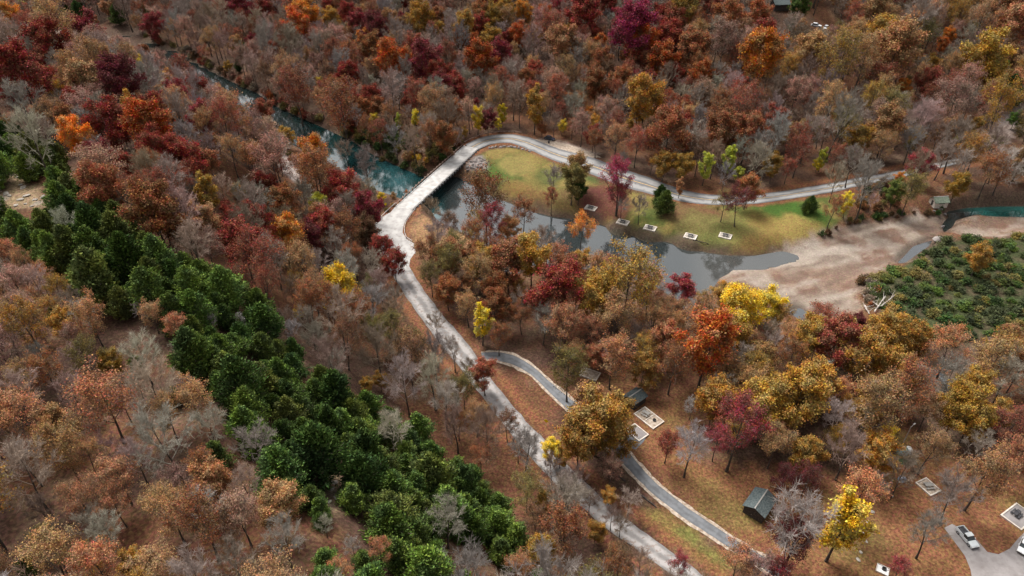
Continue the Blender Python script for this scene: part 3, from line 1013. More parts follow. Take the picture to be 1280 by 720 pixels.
def make_broad(rng, style):
    """Returns (trunk mesh, crown mesh, crown width, height, crown centre height)."""
    if style == 'bare':
        H, W = 16 * rng.uniform(0.88, 1.15), 8.4 * rng.uniform(0.85, 1.15)
        T, L1, L2, L3 = skeleton(rng, H, W, 0.26, 9, 0.05, 0.6, 7, 6)
    elif style == 'thin':
        H, W = 16 * rng.uniform(0.88, 1.15), 8.4 * rng.uniform(0.85, 1.15)
        T, L1, L2, L3 = skeleton(rng, H, W, 0.28, 9, -0.05, 0.4, 6, 5)
    elif style == 'narrow':
        H, W = 16.0, 5.2
        T, L1, L2, L3 = skeleton(rng, H, W, 0.16, 12, -0.7, 0.5, 5, 5)
    else:
        H, W = 15.5 * rng.uniform(0.88, 1.15), 9.0 * rng.uniform(0.88, 1.12)
        T, L1, L2, L3 = skeleton(rng, H, W, 0.24, 10, -0.3, 0.0, 6, 5)
    p0, p1, a, b = arr(T)
    V, Q = tubes(p0, p1, a, b, 7)
    parts_t = [(V, Q, 0)]
    p0, p1, a, b = arr(L1)
    if style == 'bare':
        a, b = a * 1.2, b * 1.2
    limb = tubes(p0, p1, a, b, 4)
    parts = []
    if style in ('bare',):
        parts.append((*limb, 0))
    else:
        parts_t.append((*limb, 0))
    tw = 0 if style == 'bare' else 1
    p0, p1, a, b = arr(L2)
    parts.append((*tubes(p0, p1, np.maximum(a, 0.045), np.maximum(b, 0.028), 3), tw))
    t0, t1, _, _ = arr(L3)
    r = np.full(len(t0), 0.030 if style == 'bare' else 0.024)
    parts.append((*tubes(t0, t1, r, r * 0.5, 3), tw))
    if style in ('bare', 'thin'):
        rep = 8 if style == 'bare' else 3
        s0 = np.repeat(t0, rep, 0)
        s1 = np.repeat(t1, rep, 0)
        u = rng.uniform(0.2, 1, (len(s0), 1))
        st = s0 + (s1 - s0) * u
        d = (s1 - s0) * 0.6 + rng.normal(size=s0.shape) * 0.30
        d[:, 2] += 0.15
        en = st + d
        rr = np.full(len(st), 0.020 if style == 'bare' else 0.020)
        parts.append((*tubes(st, en, rr, rr * 0.6, 3), tw))
        t1 = np.concatenate([t1, en])
    if style != 'bare':
        n = {'thin': 7800, 'narrow': 10000, 'full': 20000}[style]
        pick = rng.integers(0, len(t1), n)
        sg = {'thin': 0.36, 'narrow': 0.36, 'full': 0.5}[style]
        C = t1[pick] + rng.normal(0, sg, (n, 3)) * np.array([1, 1, 0.8])
        # part of the tips dropped their leaves: gaps
        bald = rng.random(len(t1)) < (0.18 if style == 'full' else 0.12)
        C = C[~bald[pick]]
        out = C - np.array([0, 0, H * 0.5])
        out /= np.linalg.norm(out, axis=1, keepdims=True)
        parts.append((*leaves(rng, C, {'thin': 0.115, 'narrow': 0.17, 'full': 0.168}[style], 0.35, out), 0))
    Vt, Qt, Mt = join(parts_t)
    V, Q, M = join(parts)
    trunk = quad_mesh('trunk', Vt, Qt, [M_BARK])
    crown = quad_mesh('crown', V, Q, [M_TWIG] if style == 'bare' else [M_LEAF, M_TWIGF], M)
    return trunk, crown, W, H, H * 0.64


def make_cedar(rng, slim=1.0):
    H, W = 8.0 * rng.uniform(0.95, 1.12), 7.4 * slim
    T = [(np.array([0, 0, z0]), np.array([0.05, 0, z1]), 0.2 * (1 - z0 / H) + 0.03, 0.2 * (1 - z1 / H) + 0.03) for z0, z1 in ((0, 2.2), (2.2, 5), (5, H * 0.95))]
    p0, p1, a, b = arr(T)
    V, Q = tubes(p0, p1, a, b, 6)
    trunk = quad_mesh('trunk', V, Q, [M_BARK])
    parts = []
    nb = 190
    Cs, Os = [], []
    lob = rng.uniform(0, 6.28, 4)
    s0, s1 = [], []
    for i in range(nb):
        t = ((i + rng.random()) / nb) ** 0.85
        z = 0.7 + (H - 0.9) * t
        prof = (1 - t ** 2.0) ** 0.75 * (0.72 + 0.28 * min(1, t * 4))
        az = i * 2.39996 + rng.normal(0, 0.3)
        r = W / 2 * prof * (0.82 + 0.20 * math.sin(2 * az + lob[0] + 5 * t) + 0.16 * math.sin(3 * az + lob[1] - 8 * t)) * rng.uniform(0.66, 1.16)
        o = np.array([math.cos(az), math.sin(az), 0.55 + 0.6 * t])
        c = np.array([math.cos(az) * r, math.sin(az) * r, z + rng.normal(0, 0.15)])
        s0.append(np.array([0, 0, max(0.5, z - 0.5 * r)]))
        s1.append(c)
        n = 44
        u = rng.beta(3.4, 1.0, (n, 1))
        spread = 0.15 + 0.15 * W / 6 * prof
        P = s0[-1] * (1 - u) + c * u + rng.normal(0, spread, (n, 3)) * np.array([1, 1, 0.8])
        Cs.append(P)
        Os.append(np.tile(o / np.linalg.norm(o), (n, 1)))
    C, O = np.concatenate(Cs), np.concatenate(Os)
    rr = np.full(nb, 0.03)
    parts.append((*tubes(np.array(s0), np.array(s1), rr, rr * 0.5, 3), 1))
    # short sprays pointing out and up
    d = O + rng.normal(0, 0.45, O.shape)
    d /= np.linalg.norm(d, axis=1, keepdims=True)
    a, b = frame(d)
    th = rng.uniform(0, 6.28, (len(C), 1))
    w = (a * np.cos(th) + b * np.sin(th)) * 0.10
    ln = rng.uniform(0.22, 0.42, (len(C), 1))
    V = np.stack([C - d * ln * 0.5 - w * 0.4, C + w, C + d * ln * 0.7, C - w], 1).reshape(-1, 3)
    parts.append((V, np.arange(len(V)).reshape(-1, 4), 0))
    V, Q, M = join(parts)
    crown = quad_mesh('crown', V, Q, [M_NEEDLE, M_TWIGF], M)
    return trunk, crown, W, H, H * 0.48


def make_shrub(rng, dense=True):
    H, W = 2.6, 3.4
    s0, s1 = [], []
    for i in range(46):
        az, el = rng.uniform(0, 6.28), rng.uniform(0.25, 1.5)
        k = rng.uniform(0.7, 1.05)
        s0.append(np.array([rng.normal(0, 0.2), rng.normal(0, 0.2), 0]))
        s1.append(np.array([math.cos(az) * math.cos(el) * W / 2 * k, math.sin(az) * math.cos(el) * W / 2 * k, H * math.sin(el) * k]))
    s0, s1 = np.array(s0), np.array(s1)
    rr = np.full(len(s0), 0.035)
    stems = quad_mesh('stems', *tubes(s0, s1, rr, rr * 0.4, 3), [M_TWIGF])
    n = 1500 if dense else 520
    u = rng.uniform(0.5, 1.05, (n, 1))
    pk = rng.integers(0, len(s0), n)
    C = s0[pk] * (1 - u) + s1[pk] * u + rng.normal(0, 0.22, (n, 3))
    C[:, 2] = np.maximum(C[:, 2], 0.08)
    V, Q = leaves(rng, C, 0.15, 0.5)
    crown = quad_mesh('crown', V, Q, [M_LEAF])
    return stems, crown, W, H, H * 0.5


RNG = np.random.default_rng(11)
PROTO = {
    'B': [make_broad(RNG, 'bare') for _ in range(8)],
    'T': [make_broad(RNG, 'thin') for _ in range(8)],
    'O': [make_broad(RNG, 'full') for _ in range(8)],
    'N': [make_broad(RNG, 'narrow') for _ in range(3)],
    'C': [make_cedar(RNG, s) for s in (1.0, 0.85, 1.12, 0.75, 0.95)],
    'S': [make_shrub(RNG, True), make_shrub(RNG, True), make_shrub(RNG, False)],
}
COLOUR = {   # leaf or twig
    'ash': ((0.215, 0.190, 0.172), 'ash grey'), # leaf or twig colours and the word for them
    'grey': ((0.235, 0.195, 0.165), 'grey'), 'pale': ((0.310, 0.280, 0.240), 'pale silvery'), 'dun': ((0.185, 0.135, 0.102), 'dull brown'),
    'white': ((0.36, 0.315, 0.28), 'bleached white'), 'pinkgrey': ((0.270, 0.195, 0.165), 'pinkish grey'),
    'rust': ((0.235, 0.080, 0.032), 'rust'), 'redrust': ((0.225, 0.056, 0.032), 'red rust'), 'brown': ((0.130, 0.062, 0.032), 'dark brown'),
    'red': ((0.205, 0.026, 0.018), 'dark red'), 'maroon': ((0.105, 0.016, 0.020), 'maroon'), 'crimson': ((0.220, 0.024, 0.034), 'crimson'),
    'magenta': ((0.24, 0.022, 0.065), 'magenta'), 'orange': ((0.480, 0.150, 0.016), 'bright orange'), 'redorange': ((0.33, 0.068, 0.014), 'red orange'),
    'gold': ((0.360, 0.178, 0.028), 'golden'), 'ochre': ((0.290, 0.145, 0.026), 'ochre'), 'yellow': ((0.56, 0.375, 0.02), 'bright yellow'), 'lime': ((0.36, 0.35, 0.035), 'yellow green'),
    'tan': ((0.310, 0.155, 0.066), 'tan'), 'salmon': ((0.360, 0.140, 0.066), 'salmon'), 'pink': ((0.290, 0.150, 0.115), 'pinkish'), 'olive': ((0.155, 0.118, 0.035), 'olive'),
    'green': ((0.080, 0.122, 0.024), 'deep green'), 'dkgreen': ((0.050, 0.082, 0.020), 'dark green'), 'brgreen': ((0.118, 0.172, 0.032), 'fresh green'), 'olgreen': ((0.104, 0.124, 0.028), 'olive green'),
    'bush': ((0.060, 0.072, 0.028), 'green'),
}
NAME = {'N': 'poplar_tree', 'S': 'shrub'}
ONAME = {'rust': 'russet_oak', 'redrust': 'russet_oak', 'brown': 'russet_oak', 'tan': 'tan_oak', 'olive': 'tan_oak', 'ochre': 'tan_oak', 'pink': 'tan_oak', 'salmon': 'tan_oak',
         'red': 'red_maple', 'maroon': 'red_maple', 'crimson': 'red_maple', 'magenta': 'red_maple', 'orange': 'amber_maple', 'redorange': 'amber_maple', 'gold': 'golden_hickory', 'yellow': 'golden_hickory', 'lime': 'golden_hickory',
         'green': 'leafy_tree', 'dkgreen': 'leafy_tree', 'brgreen': 'leafy_tree', 'olgreen': 'leafy_tree'}
BNAME = {'ash': 'leafless_ash_grey_tree', 'grey': 'leafless_tree', 'dun': 'leafless_brown_tree', 'pale': 'leafless_pale_tree', 'white': 'dead_tree', 'pinkgrey': 'leafless_pink_grey_tree'}  # species unidentified; each name stands for a twig colour
TNAME = {c: 'thinning_rusty_tree' if c in ('rust', 'brown') else 'thinning_red_tree' if c in ('redrust', 'crimson', 'magenta', 'maroon', 'red') else 'thinning_pink_orange_tree' if c in ('pink', 'orange') else 'thinning_amber_tree' if c in ('ochre', 'salmon', 'gold') else 'thinning_tan_tree' for c in COLOUR}  # species unidentified; each name stands for a range of leaf colours
NOUN = {'B': 'leafless tree', 'T': 'half-bare tree', 'N': 'slender tree', 'C': 'cedar', 'S': 'shrub', 'O': 'tree'}

HEROES = """
12 24 26 O orange|orange tree in the top corner
28 10 12 O lime
62 25 18 O crimson
107 46 40 O crimson|crimson tree before the top sandbar
60 58 50 O red|broad dark red tree near the top sandbar
25 92 56 O red
178 84 18 O yellow|small yellow tree left of the dark river
160 77 26 T tan
128 74 26 O tan
148 103 46 O maroon|maroon tree among tan crowns
65 108 22 O gold
112 106 40 O tan
210 102 20 O gold
203 118 22 O tan
163 137 20 N ochre
140 154 46 O red
184 160 46 O redorange|rusty orange crown beside a dark red tree
96 171 34 O orange|orange tree above the cedars
105 137 34 T pink
88 152 28 O rust
230 110 30 T pink
292 146 36 T salmon
115 25 12 O salmon
132 10 13 O tan
146 18 20 C dkgreen
98 18 24 C dkgreen
80 22 18 C dkgreen
180 12 14 C dkgreen
193 32 24 O crimson
298 10 30 O crimson
316 22 14 O crimson
316 52 14 O crimson
293 55 14 O tan
285 83 9 O gold
335 16 26 O red
380 21 34 O orange|big orange crown high on the hillside
375 32 30 O redorange
415 23 20 O gold
436 18 20 O red
449 30 22 O crimson
470 37 30 O maroon
468 18 20 T pink
490 29 22 O tan
503 26 14 O crimson
525 22 28 O ochre
580 32 24 O gold
550 36 13 O gold
618 22 22 O ochre
632 12 20 O gold
357 47 26 T redrust
458 52 20 O orange
466 60 26 O rust
487 76 34 O redorange|red orange tree in mid hillside
517 58 22 O redrust
531 77 34 O crimson|blood red tree in mid hillside
592 54 18 O redorange
600 74 32 O redorange|large orange tree above the road bend
571 110 26 O red|dark red tree above the road bend
615 50 24 O ochre
420 50 32 T pink
370 112 42 T redrust|rust tree on the far river bank
400 104 11 O yellow
425 135 48 T rust
467 150 12 O yellow
498 150 8 N lime
498 157 9 C dkgreen
519 146 9 N yellow
521 158 9 C dkgreen
597 145 13 N yellow
595 130 9 O crimson
610 150 17 O maroon
628 140 10 N yellow
622 154 9 O yellow
580 165 9 O ochre
330 142 26 O redrust
338 120 7 O redorange
357 170 18 O gold|gold tree at the river edge
460 103 16 B pale
655 16 22 O orange
648 44 22 O redorange
730 17 34 O red
700 10 18 O crimson
762 4 20 O red
690 35 34 T redrust
700 56 34 O tan
676 45 16 O ochre
709 43 16 O gold
792 33 46 O magenta|purple tree near the hilltop
750 56 18 O redorange
805 52 32 O redorange
835 49 34 O red
827 76 30 O redorange
798 73 24 O redrust
775 101 26 O rust
840 30 28 O redrust
855 8 30 O ochre
912 21 32 O rust
950 70 44 O orange|biggest orange gold tree on the hill
955 45 28 O red
805 125 40 O gold|tan gold tree standing over the back woods
668 130 20 N gold
703 157 11 O yellow
744 155 16 O gold
726 148 9 C dkgreen
735 140 10 O orange
788 157 12 O ochre
840 165 44 O rust|wide rust oak behind the back road
905 160 36 O rust
930 131 42 T redrust
935 166 36 O rust
695 112 24 T redrust
745 106 26 O rust
905 50 34 T pink
920 70 28 T redrust
992 30 14 C green
1000 5 22 O green
1092 15 32 O tan
1103 50 40 O ochre
1122 62 50 O tan
1050 75 50 T ochre
1010 66 38 O tan
1066 5 14 O orange
1147 28 46 B grey
1160 48 34 T olive
1228 71 46 O gold|round golden tree near the far lot
1240 96 28 O ochre
1227 25 36 T tan
1265 34 38 O salmon
1185 45 15 O orange
1177 56 14 O redorange
1196 38 18 T pink
1253 85 12 O brgreen
1262 116 34 C dkgreen
1248 122 24 C dkgreen
1160 102 26 O redrust
1165 82 18 O ochre
1192 124 46 T pink
1128 110 16 O orange
1125 127 14 C dkgreen
1095 118 18 C dkgreen
1050 119 14 O orange
970 152 30 O redrust
1220 160 18 O ochre
1195 172 10 O lime
1070 174 28 O ochre
1250 10 30 O rust
1270 148 14 O green
1085 95 12 C dkgreen
192 268 54 O rust|big rust orange oak beside the cedars
229 197 42 O red|dark red tree above the rust oak
155 207 26 O red
196 186 38 O red
215 223 36 B pinkgrey
256 238 22 N ochre
298 238 13 O gold
102 222 9 N tan
290 188 30 T tan
312 195 26 T salmon
318 240 14 O crimson
283 258 12 O red
10 318 26 T salmon
50 346 28 T salmon
390 196 36 O orange|orange tree beside the teal river
396 214 44 T rust
340 205 48 T pink
330 234 30 O red
400 255 22 O lime|yellow green tree below the teal river
425 240 38 O red
459 262 32 O crimson|crimson tree by the bridge end
457 290 28 O brown
355 297 36 O orange|lone orange tree in mid woods
383 297 32 O maroon
432 290 38 T rust
476 247 9 O yellow
508 241 8 S salmon
457 205 28 B grey
432 188 22 B pinkgrey
475 310 24 O red
493 328 24 O red
424 360 42 O yellow|yellow crown uphill of the road
370 352 22 T gold
386 326 26 B pale
540 262 26 B dun
562 280 24 T brown
607 246 52 T rust|wide rust tree on the island point
612 277 30 T crimson
590 292 30 T rust
634 287 24 O salmon
538 345 26 T olive
560 330 32 T olive
600 338 38 T tan
586 352 16 O salmon
622 360 28 O rust
655 266 28 T rust
664 320 40 O gold|glowing yellow orange tree on the island
727 286 30 T orange|tall orange tree before the pond
698 365 60 O red|large dark red oak on the island
785 352 66 T ochre
768 345 40 T salmon
812 358 36 T salmon
855 364 30 O crimson
720 212 30 O tan
716 226 28 O olive
724 238 18 O dkgreen
775 222 34 T magenta|magenta tree in front of the back road
774 243 26 T crimson
831 253 30 C green|dark green cedar on the lawn
826 244 22 C dkgreen
850 232 9 N salmon
883 205 15 N lime|slender lime tree behind the back road
912 197 14 N lime
855 208 24 O ochre
830 205 26 O ochre
925 217 12 O lime
935 235 26 O rust
924 252 34 T maroon|maroon clump beside the back road
905 253 22 T olive
800 258 20 B grey
692 222 22 B grey
690 247 16 T redrust
777 256 18 B pale
1014 255 22 C dkgreen
1008 259 16 C green
1042 259 24 T rust
1060 252 12 N yellow
1075 251 12 O tan
1085 228 44 B grey
1068 200 28 B grey
1022 205 10 O yellow
1028 196 10 N lime
968 206 20 O ochre
1125 223 11 O orange
1140 236 30 T olive
1120 240 20 O olgreen
1198 230 22 O gold|golden tree near the green roofed hut
1258 208 40 B white|bleached dead tree near the frame edge
1238 212 34 T rust
1045 222 26 B grey
1000 190 30 T redrust
1225 322 24 O ochre
37 378 30 T salmon
82 404 30 O gold|gold tree in the lower woods
55 420 16 T pink
10 392 13 O redorange
140 454 26 O ochre
218 409 24 T salmon
190 393 26 T tan
115 506 20 T salmon
30 520 54 T salmon
70 532 40 O tan
50 446 28 B pale
30 486 44 B pinkgrey
90 490 40 B pinkgrey
172 387 26 B pale
222 436 30 B pale
265 402 20 B pale
300 400 20 B pale
170 476 24 B pale
262 530 40 B pale
238 486 24 B pinkgrey
372 390 10 O yellow
424 394 50 B grey
430 424 44 T brown
365 412 20 B pale
603 402 20 N yellow|yellow tree right of the road
624 420 26 T rust
458 480 14 O ochre
475 476 16 O ochre
540 470 40 B pale
556 500 40 B pale
605 468 30 O redrust|red brown tree leaning over the road
470 440 54 B dun
492 398 30 B dun
596 522 36 T tan
886 430 60 O redorange|huge rust orange tree in the campground woods
925 384 46 O yellow
962 382 32 O yellow|brightest yellow tree by the gravel bar
905 370 26 O gold
907 462 28 T tan
895 500 42 O gold
922 532 54 T crimson
905 516 34 T redrust
820 402 40 T tan
680 400 34 B pale
760 440 24 T pink
800 420 26 B grey
748 524 60 O ochre|big golden brown tree by the campsite
724 548 46 O ochre
766 546 44 O ochre
733 504 40 O tan
772 516 34 O gold
805 462 34 O ochre
652 396 28 T rust
845 392 30 T tan
865 508 20 B white
712 462 44 T olive
1047 430 44 O redrust|red oak by the end of the gravel bar
1070 405 20 O maroon
1030 400 38 T redrust
1085 444 50 O ochre
1106 410 42 O ochre
1142 425 36 O ochre
1092 507 62 T tan
1000 497 54 O gold|tall yellow gold tree in the east woods
1188 436 40 T salmon
1240 450 48 T tan
1220 480 36 O ochre
1200 508 46 O gold
1215 526 40 O gold
1262 532 40 T redrust
1030 466 28 B pale
1045 522 40 B pale
1110 540 18 O yellow
1262 420 24 O tan
1135 502 28 T olive
970 482 24 O gold
968 432 30 B grey
75 562 56 T tan
110 572 40 T tan
100 626 46 T salmon
145 632 42 T salmon
215 642 48 T tan
262 604 44 O salmon|orange topped tree at the cedar edge
262 632 40 B pale
112 655 38 B pale
135 666 40 B pale
125 702 44 T ochre
170 706 30 O ochre
30 572 36 B pale
132 560 34 B pinkgrey
170 572 40 B pinkgrey
250 582 34 T rust
292 702 50 B grey
305 602 34 B pinkgrey
222 600 36 T pink
55 670 26 T olive
350 632 46 O tan|tan tree inside the cedars
355 676 48 B grey
473 690 28 T salmon
441 682 30 B pale
405 656 30 B pale
576 650 28 B pale
586 702 32 B pale
425 716 26 T salmon
676 690 32 O gold|golden tree at the cedars' lower end
650 706 30 T salmon
680 626 20 O ochre
690 560 22 O yellow
700 572 18 O gold
660 612 38 T olive
745 664 20 O ochre
758 712 46 T rust
722 600 32 B dun
765 646 24 B dun
800 702 30 B dun
850 706 22 T crimson
788 625 28 B pale
762 620 16 O gold
835 556 30 T red
865 556 40 B pale
897 552 36 T crimson
998 662 78 B pale|great silvery tree beside the dark hut
990 680 50 T maroon
922 704 40 T salmon
950 712 42 T pink
972 716 34 T crimson
1057 652 44 N yellow|yellow tree in the open campground
1076 618 46 T salmon
1098 604 26 B pinkgrey
1100 564 38 O gold
1010 602 34 T maroon
980 602 30 T maroon
1165 662 40 B grey
1195 618 52 B grey
1232 592 50 T tan
1128 590 40 B dun
1125 712 24 T crimson
1012 576 12 C dkgreen
1060 560 46 B pinkgrey
1275 572 36 T salmon
1165 560 40 T tan
1225 560 34 B grey
690 585 28 B dun
706 606 26 B grey
738 628 26 B dun
776 655 24 B dun
648 556 28 B grey
634 530 26 T brown
588 462 26 B dun
568 436 26 B grey
545 405 24 B dun
405 556 32 C green
440 622 44 C brgreen|broad fresh green cedar by the rocks
460 600 34 C green
485 600 40 C green
515 604 36 C dkgreen
570 588 40 C brgreen
545 596 40 C green
590 600 36 C green
600 626 36 C green
620 648 44 C brgreen
545 652 40 C green
535 640 28 C olgreen
590 656 26 C green
626 690 40 C green|cedar nearest the frame's lower edge
388 622 34 C green
400 650 26 C green
505 640 24 C brgreen
520 690 40 C olgreen
540 702 44 C brgreen
408 700 38 C brgreen
455 702 34 C green
270 570 40 C green
640 668 24 C green
470 566 30 C olgreen
505 570 40 C brgreen
380 540 34 C green
350 470 40 C green
365 440 30 C dkgreen
330 460 24 C green
320 380 34 C green
300 420 34 C dkgreen
"""

# ------------------------------------------------------------------ trees: placing
TREES = []                     # dict per tree: kind, colour, base, s, px, py, w (photo pixels)
rnd = random.Random(5)


def crown_hit(px, py, wpx, kind, k):
    """Base point so that the crown's middle stands on the pixel's sight line and its width matches."""
    _, _, W, H, hc = PROTO[kind][k]
    u, v = px - 640.0, py - 360.0
    d = np.array([u, FPX * CP - v * SP, -(FPX * SP + v * CP)]) / FPX        # depth 1 per unit t
    t = np.arange(70, 1000, 5.0)
    for _ in range(2):
        X, Y, Z = d[0] * t, d[1] * t, CAM_Z + d[2] * t
        s = np.clip(wpx * t / FPX / W, 0.28, 2.2)
        G = ground(X, Y)
        below = np.nonzero(Z - hc * s - G <= 0)[0]
        i = below[0] if len(below) else len(t) - 1
        best = float(X[i]), float(Y[i]), float(G[i]), float(s[i])
        t = np.linspace(t[max(i - 1, 0)], t[i], 14)
    return best


CEDAR_Z = [(-60, 150), (0, 165), (60, 180), (110, 245), (160, 283), (200, 318), (270, 342), (325, 368), (335, 405), (395, 470), (440, 500), (490, 520), (565, 568), (605, 600), (655, 665), (690, 740), (400, 740), (392, 690),
           (335, 600), (312, 570), (302, 520), (262, 472), (215, 440), (200, 402), (150, 388), (100, 352), (60, 322), (0, 292), (-60, 290)]
LOWLEFT_Z = [(-80, 290), (0, 292), (60, 322), (100, 352), (150, 388), (200, 402), (215, 440), (262, 472), (302, 520), (312, 570), (335, 600), (392, 690), (400, 800), (-80, 800)]
ROADLEFT_Z = [(325, 368), (420, 330), (470, 305), (500, 365), (640, 540), (760, 670), (900, 790), (690, 760), (655, 665), (605, 600), (565, 568), (490, 520), (440, 500), (395, 470), (335, 405)]
RIVERLEFT_Z = [(-80, 20), (60, 34), (172, 57), (267, 108), (337, 153), (385, 190), (500, 247), (475, 300), (420, 330), (325, 368), (270, 342), (200, 318), (160, 283), (110, 245), (60, 180), (0, 165), (-80, 150)]
FARBANK_Z = [(-80, -80), (300, -80), (330, 120), (200, 60), (60, 34), (-80, 30)]
ISLAND_Z = [(505, 262), (560, 240), (690, 300), (870, 350), (870, 400), (860, 470), (740, 470), (640, 450), (600, 440), (520, 320)]
EAST_Z = [(870, 330), (990, 395), (1075, 390), (1120, 405), (1180, 430), (1340, 430), (1340, 610), (1180, 560), (1110, 540), (1040, 600), (960, 590), (860, 560), (840, 500), (740, 470), (860, 470)]
RIGHTTOP_Z = [(960, -80), (1360, -80), (1360, 260), (1190, 240), (1190, 196), (1000, 226), (960, 120)]


for line in HEROES.strip().splitlines():
    head, _, phrase = line.partition('|')
    a = head.split()
    px, py, wpx, kind, colr = float(a[0]), float(a[1]), float(a[2]), a[3], a[4]
    k = rnd.randrange(len(PROTO[kind]))
    if kind == 'B' and colr == 'pale' and inside(np.array([px]), np.array([py]), CEDAR_Z)[0]:
        wpx *= 0.7
    x, y, z, s = crown_hit(px, py, wpx * 1.04, kind, k)
    if kind == 'O' and wpx < 13:
        kind_ = 'O'
    TREES.append(dict(kind=kind, colour=colr, k=k, base=(x, y, z), s=s, px=px, py=py, w=wpx, phrase=phrase.strip(), hero=True))

# parts of the picture that stay open: no filler crown may cover them
CLEAR_PX = [LAWN_PX, [(700, 272), (850, 308), (950, 326), (885, 340), (872, 372), (856, 368), (790, 338), (735, 318)], [(566, 246), (590, 250), (590, 275), (572, 275)], GRAVEL_PX[0], GRAVEL_PX[1], GRAVEL_PX[2],
            PATH_L + PATH_R[::-1], BRIDGE, [(497, 255), (528, 272), (560, 246), (604, 206), (592, 190), (582, 180)], [(350, 192), (372, 203), (379, 227), (362, 224)], BACK_L[:-2] + BACK_R[:-2][::-1], MAIN_L[10:] + MAIN_R[10:][::-1], [(880, 721), (842, 692), (800, 662), (765, 634), (742, 612), (728, 620), (750, 640), (785, 666), (825, 697), (860, 721)], PAVED_PX, GLADE_PX[0], GLADE_PX[1], GLADE_PX[2], SHOULDER_PX, RIPRAP_PX,
            [(180, 51), (215, 62), (252, 84), (285, 101), (320, 117), (345, 134), (372, 147), (402, 160), (440, 180), (468, 200), (525, 226), (500, 246), (470, 236), (442, 218), (385, 190), (352, 172), (337, 153), (300, 131), (267, 108), (237, 88), (205, 72), (172, 57)],
            [(64, 28), (110, 31), (182, 46), (182, 61), (110, 47), (64, 45)],
            [(540, 205), (600, 200), (590, 240), (545, 236)], WATER_PX[2], WATER_PX[1], [(780, 485), (830, 490), (840, 540), (800, 572), (765, 560)], [(920, 600), (975, 600), (975, 655), (920, 660)],
            [(1150, 236), (1195, 236), (1195, 262), (1150, 262)], CAMP_PX, GRASS_STRIP_PX, [(506, 282), (530, 272), (545, 284), (530, 300), (512, 298)], FIELD_PX, [(1246, 140), (1290, 136), (1262, 160), (1246, 172)], [(960, -10), (990, -10), (990, 24), (960, 24)], [(1008, 20), (1042, 20), (1042, 42), (1008, 42)],
            TOPSAND_PX, [(600, 445), (625, 440), (680, 450), (720, 500), (735, 525), (690, 540), (650, 500), (612, 470)]]
def pick(pal):
    r = rnd.random() * sum(w for _, _, w in pal)
    for kd, c, w in pal:
        r -= w
        if r <= 0:
            return kd, c
    return pal[-1][:2]


ZONES = [   # (polygon or None, how far crowns keep apart, crown width, its spread, palette)
    (CEDAR_Z, 0.47, 7.3, 1.6, [('C', 'green', 34), ('C', 'dkgreen', 20), ('C', 'olgreen', 20), ('C', 'brgreen', 24), ('B', 'pale', 3), ('B', 'ash', 1), ('T', 'tan', 1)]),
    (LOWLEFT_Z, 0.68, 6.7, 1.5, [('B', 'pinkgrey', 16), ('B', 'pale', 8), ('B', 'dun', 6), ('T', 'tan', 22), ('T', 'salmon', 14), ('T', 'pink', 10), ('T', 'ochre', 8), ('O', 'tan', 4), ('T', 'olive', 4), ('C', 'olgreen', 3), ('T', 'rust', 5)]),
    (ROADLEFT_Z, 0.70, 8.2, 1.8, [('B', 'dun', 24), ('B', 'grey', 14), ('B', 'ash', 10), ('T', 'brown', 12), ('T', 'rust', 12), ('T', 'olive', 14), ('T', 'tan', 8), ('B', 'pale', 4), ('B', 'grey', 3)]),
    (FARBANK_Z, 0.72, 9.2, 2.0, [('B', 'grey', 14), ('B', 'ash', 12), ('B', 'pinkgrey', 10), ('T', 'redrust', 16), ('T', 'pink', 14), ('C', 'dkgreen', 10), ('O', 'red', 6), ('B', 'dun', 12), ('T', 'tan', 6)]),
    (RIVERLEFT_Z, 0.71, 8.8, 2.1, [('B', 'grey', 13), ('B', 'ash', 10), ('B', 'pinkgrey', 12), ('B', 'dun', 8), ('T', 'pink', 15), ('T', 'redrust', 10), ('T', 'tan', 9), ('O', 'red', 7), ('O', 'rust', 3), ('O', 'tan', 4), ('T', 'rust', 4), ('O', 'crimson', 2)]),
    (ISLAND_Z, 0.70, 8.8, 2.1, [('T', 'rust', 20), ('T', 'tan', 20), ('B', 'grey', 10), ('T', 'olive', 8), ('T', 'salmon', 14), ('O', 'rust', 7), ('T', 'ochre', 14), ('B', 'dun', 6), ('O', 'ochre', 5), ('O', 'salmon', 3)]),
    (EAST_Z, 0.69, 8.8, 2.1, [('O', 'ochre', 20), ('T', 'tan', 16), ('T', 'ochre', 18), ('B', 'grey', 9), ('O', 'gold', 8), ('T', 'rust', 9), ('T', 'olive', 6), ('B', 'pale', 3), ('O', 'tan', 5), ('T', 'salmon', 5)]),
    (RIGHTTOP_Z, 0.71, 9.4, 2.3, [('B', 'grey', 14), ('B', 'ash', 10), ('B', 'pinkgrey', 14), ('T', 'pink', 16), ('T', 'redrust', 10), ('T', 'tan', 10), ('T', 'ochre', 6), ('T', 'olive', 4), ('O', 'tan', 4), ('B', 'dun', 8)]),
    (None, 0.71, 9.0, 2.2, [('B', 'grey', 13), ('B', 'ash', 12), ('B', 'dun', 12), ('B', 'pinkgrey', 12), ('T', 'redrust', 12), ('T', 'pink', 11), ('T', 'rust', 6), ('O', 'rust', 4), ('O', 'redrust', 4), ('O', 'red', 5), ('O', 'crimson', 1), ('T', 'tan', 8), ('T', 'brown', 2), ('O', 'redorange', 1)]),
]


CELL = {}


def near_trees(x, y):
    cx, cy = int(x // 14), int(y // 14)
    for i in range(cx - 1, cx + 2):
        for j in range(cy - 1, cy + 2):
            yield from CELL.get((i, j), ())


def put_cell(x, y, r, c):
    CELL.setdefault((int(x // 14), int(y // 14)), []).append((x, y, r, c))


